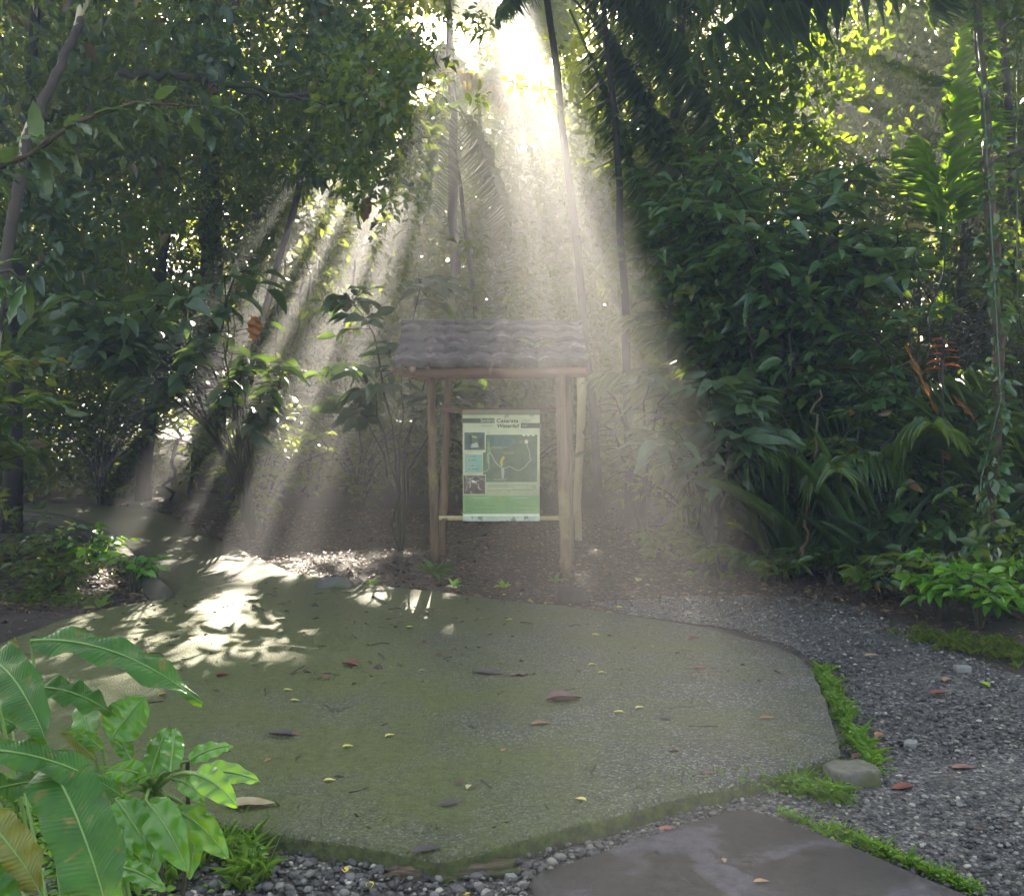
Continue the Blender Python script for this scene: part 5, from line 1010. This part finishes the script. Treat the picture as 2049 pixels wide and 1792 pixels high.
mass('leaf_layer', 'sunlit far canopy of the wood', [(-400, 2500, 120, 800, 27, 34, 560, 1.4, 120, .28, .45), (-400, 830, -200, 330, 20, 30, 300, 1.1, 110, .24, .45), (1220, 2500, -200, 330, 18, 30, 360, 1.1, 110, .24, .45), (-300, 2400, 110, 780, 36, 44, 260, 2.6, 140, .42, .45)], 'far', 205)
mass('foliage', 'small leaf sprays added in the bright gap to streak the light', [(880, 1130, 20, 260, 10, 15, 15, .12, 20, .10, .42)], 'mass', 212, T=T_MD, mask=False)  # tiny clumps put in the gap to cast fine light streaks
mass('foliage', 'dim leafy wall behind the clearing', [(830, 1440, 540, 940, 19.5, 23, 150, .7, 100, .2, .45), (480, 860, 560, 940, 19.5, 23, 80, .7, 100, .2, .45), (930, 1230, 60, 330, 32, 42, 26, 1.3, 100, .38, .45)], 'mass', 211, mask=False)
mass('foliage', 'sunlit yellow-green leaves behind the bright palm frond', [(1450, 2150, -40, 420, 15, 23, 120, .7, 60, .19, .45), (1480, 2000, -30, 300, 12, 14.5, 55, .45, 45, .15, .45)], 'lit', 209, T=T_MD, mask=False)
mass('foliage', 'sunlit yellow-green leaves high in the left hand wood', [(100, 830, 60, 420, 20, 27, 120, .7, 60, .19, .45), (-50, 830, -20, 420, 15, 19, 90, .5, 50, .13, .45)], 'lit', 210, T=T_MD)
def undergrowth(name, label, boxes, mat, seed):
    rg = np.random.RandomState(seed); mb = MB()
    for (x0, x1, y0, y1, z1, n) in boxes:
        c = np.column_stack([x0 + (x1 - x0)*rg.rand(n), y0 + (y1 - y0)*rg.rand(n), .05 + z1*rg.rand(n)**1.5]); clumps(mb, c, .25 + .2*rg.rand(n), 70, .13, .45, T_SM, rg, False)
    return tag(mb.build(name, M[mat], smooth=False), label, 'undergrowth', kind='stuff')
undergrowth('undergrowth', 'undergrowth on the forest floor to the sides of the clearing', [(4.8, 11, 5.5, 12, .9, 170), (3.4, 8, 7.6, 9.2, .25, 60), (-12, -5.2, 4, 12, .9, 170)], 'mass', 301)
def shaft_blocker():  # leaf layer added mostly above view, its gaps shaped to cast the shafts
    rg = np.random.RandomState(206); mb = MB(); n = 1300
    gx = -12 + 24*rg.rand(n); gy = -5 + 26*rg.rand(n); D = 38 + 6*rg.rand(n); k = (D - gy)/SD.y
    p = np.column_stack([gx + SD.x*k, D, SD.z*k])
    nz_ = noise2(gx, gy, 1.1); side = (np.abs(gx + .4) > 3.2) | (gy > 12.5); p = p[~(side & (nz_ > np.where(gy < .3, .3, -.75)))]; n = len(p)
    c = np.repeat(p, 80, 0) + rg.normal(0, .75, (n*80, 3)); c = c[(c[:, 2] > 0)]
    hx, hy = land(c); o_ = openness(hx, hy); t_ = hx/(1.55 + .47*hy); veil = ((t_ > .09) & (t_ < .37) & (hy > 5) & (hy < 12) & (rg.rand(len(hx)) < .4)) | ((t_ > .03) & (t_ < .50) & (hy > -1.0) & (hy < 2.75)) | ((t_ > -.45) & (t_ <= .03) & (hy > -.6) & (hy < 2.6) & (rg.rand(len(hx)) < np.where(t_ > -.11, .80, .92))); c = c[(o_ < .25) & ~veil]; m = len(c); ln = .38*(.55 + .9*rg.rand(m))
    scatter_leaves(mb, c, norm(rg.normal(0, 1, (m, 3)) + np.array([0, 0, -.3])), ln, ln*.5, T_SM, rg, tilt=.7)
    o = mb.build('leaf_layer', M['far'], smooth=False); print('canopy', len(o.data.polygons), c[:, 2].max()); tag(o, 'added far leaf layer, mostly out of view, with gaps that shape the sun shafts', 'foliage', kind='stuff')
shaft_blocker()
def sky_blocker():                          # unseen leaf layer added overhead, blocks the bright sky ahead
    rg = np.random.RandomState(207); mb = MB(); n = 900; x = -18 + 36*rg.rand(n); y = 9.5 + 24.5*rg.rand(n); z = .462*(y + 3.2) + 2.4 + 1.2*rg.rand(n) + .04*np.abs(x)
    c = np.column_stack([x, y, z]); c = np.repeat(c, 70, 0) + rg.normal(0, .62, (n*70, 3)); hx, hy = land(c); c = c[hy < -1.4]; m = len(c); ln = .36*(.55 + .9*rg.rand(m))
    scatter_leaves(mb, c, norm(rg.normal(0, 1, (m, 3)) + np.array([0, 0, -.3])), ln, ln*.5, T_SM, rg, tilt=.5)
    o = mb.build('leaf_layer', M['far'], smooth=False); print('roof', len(o.data.polygons)); tag(o, 'added unseen leaf layer over the clearing that blocks bright sky', 'foliage', kind='stuff')
sky_blocker()
# ------------------------------------------------------------------ haze
mb = MB(); mb.box((0, 120, 11.7), (310, 190, 13.2))
hz = mb.build('haze', None, smooth=False); m, t, o_ = newmat('haze_air'); v = N(t, 'ShaderNodeVolumePrincipled'); v.inputs['Density'].default_value = HAZE
v.inputs['Color'].default_value = (.96, .97, 1.0, 1); v.inputs['Anisotropy'].default_value = .52; t.links.new(v.outputs[0], o_.inputs[1]); hz.data.materials.append(m); tag(hz, 'thin mist that the sun shafts light up', 'haze', kind='stuff')
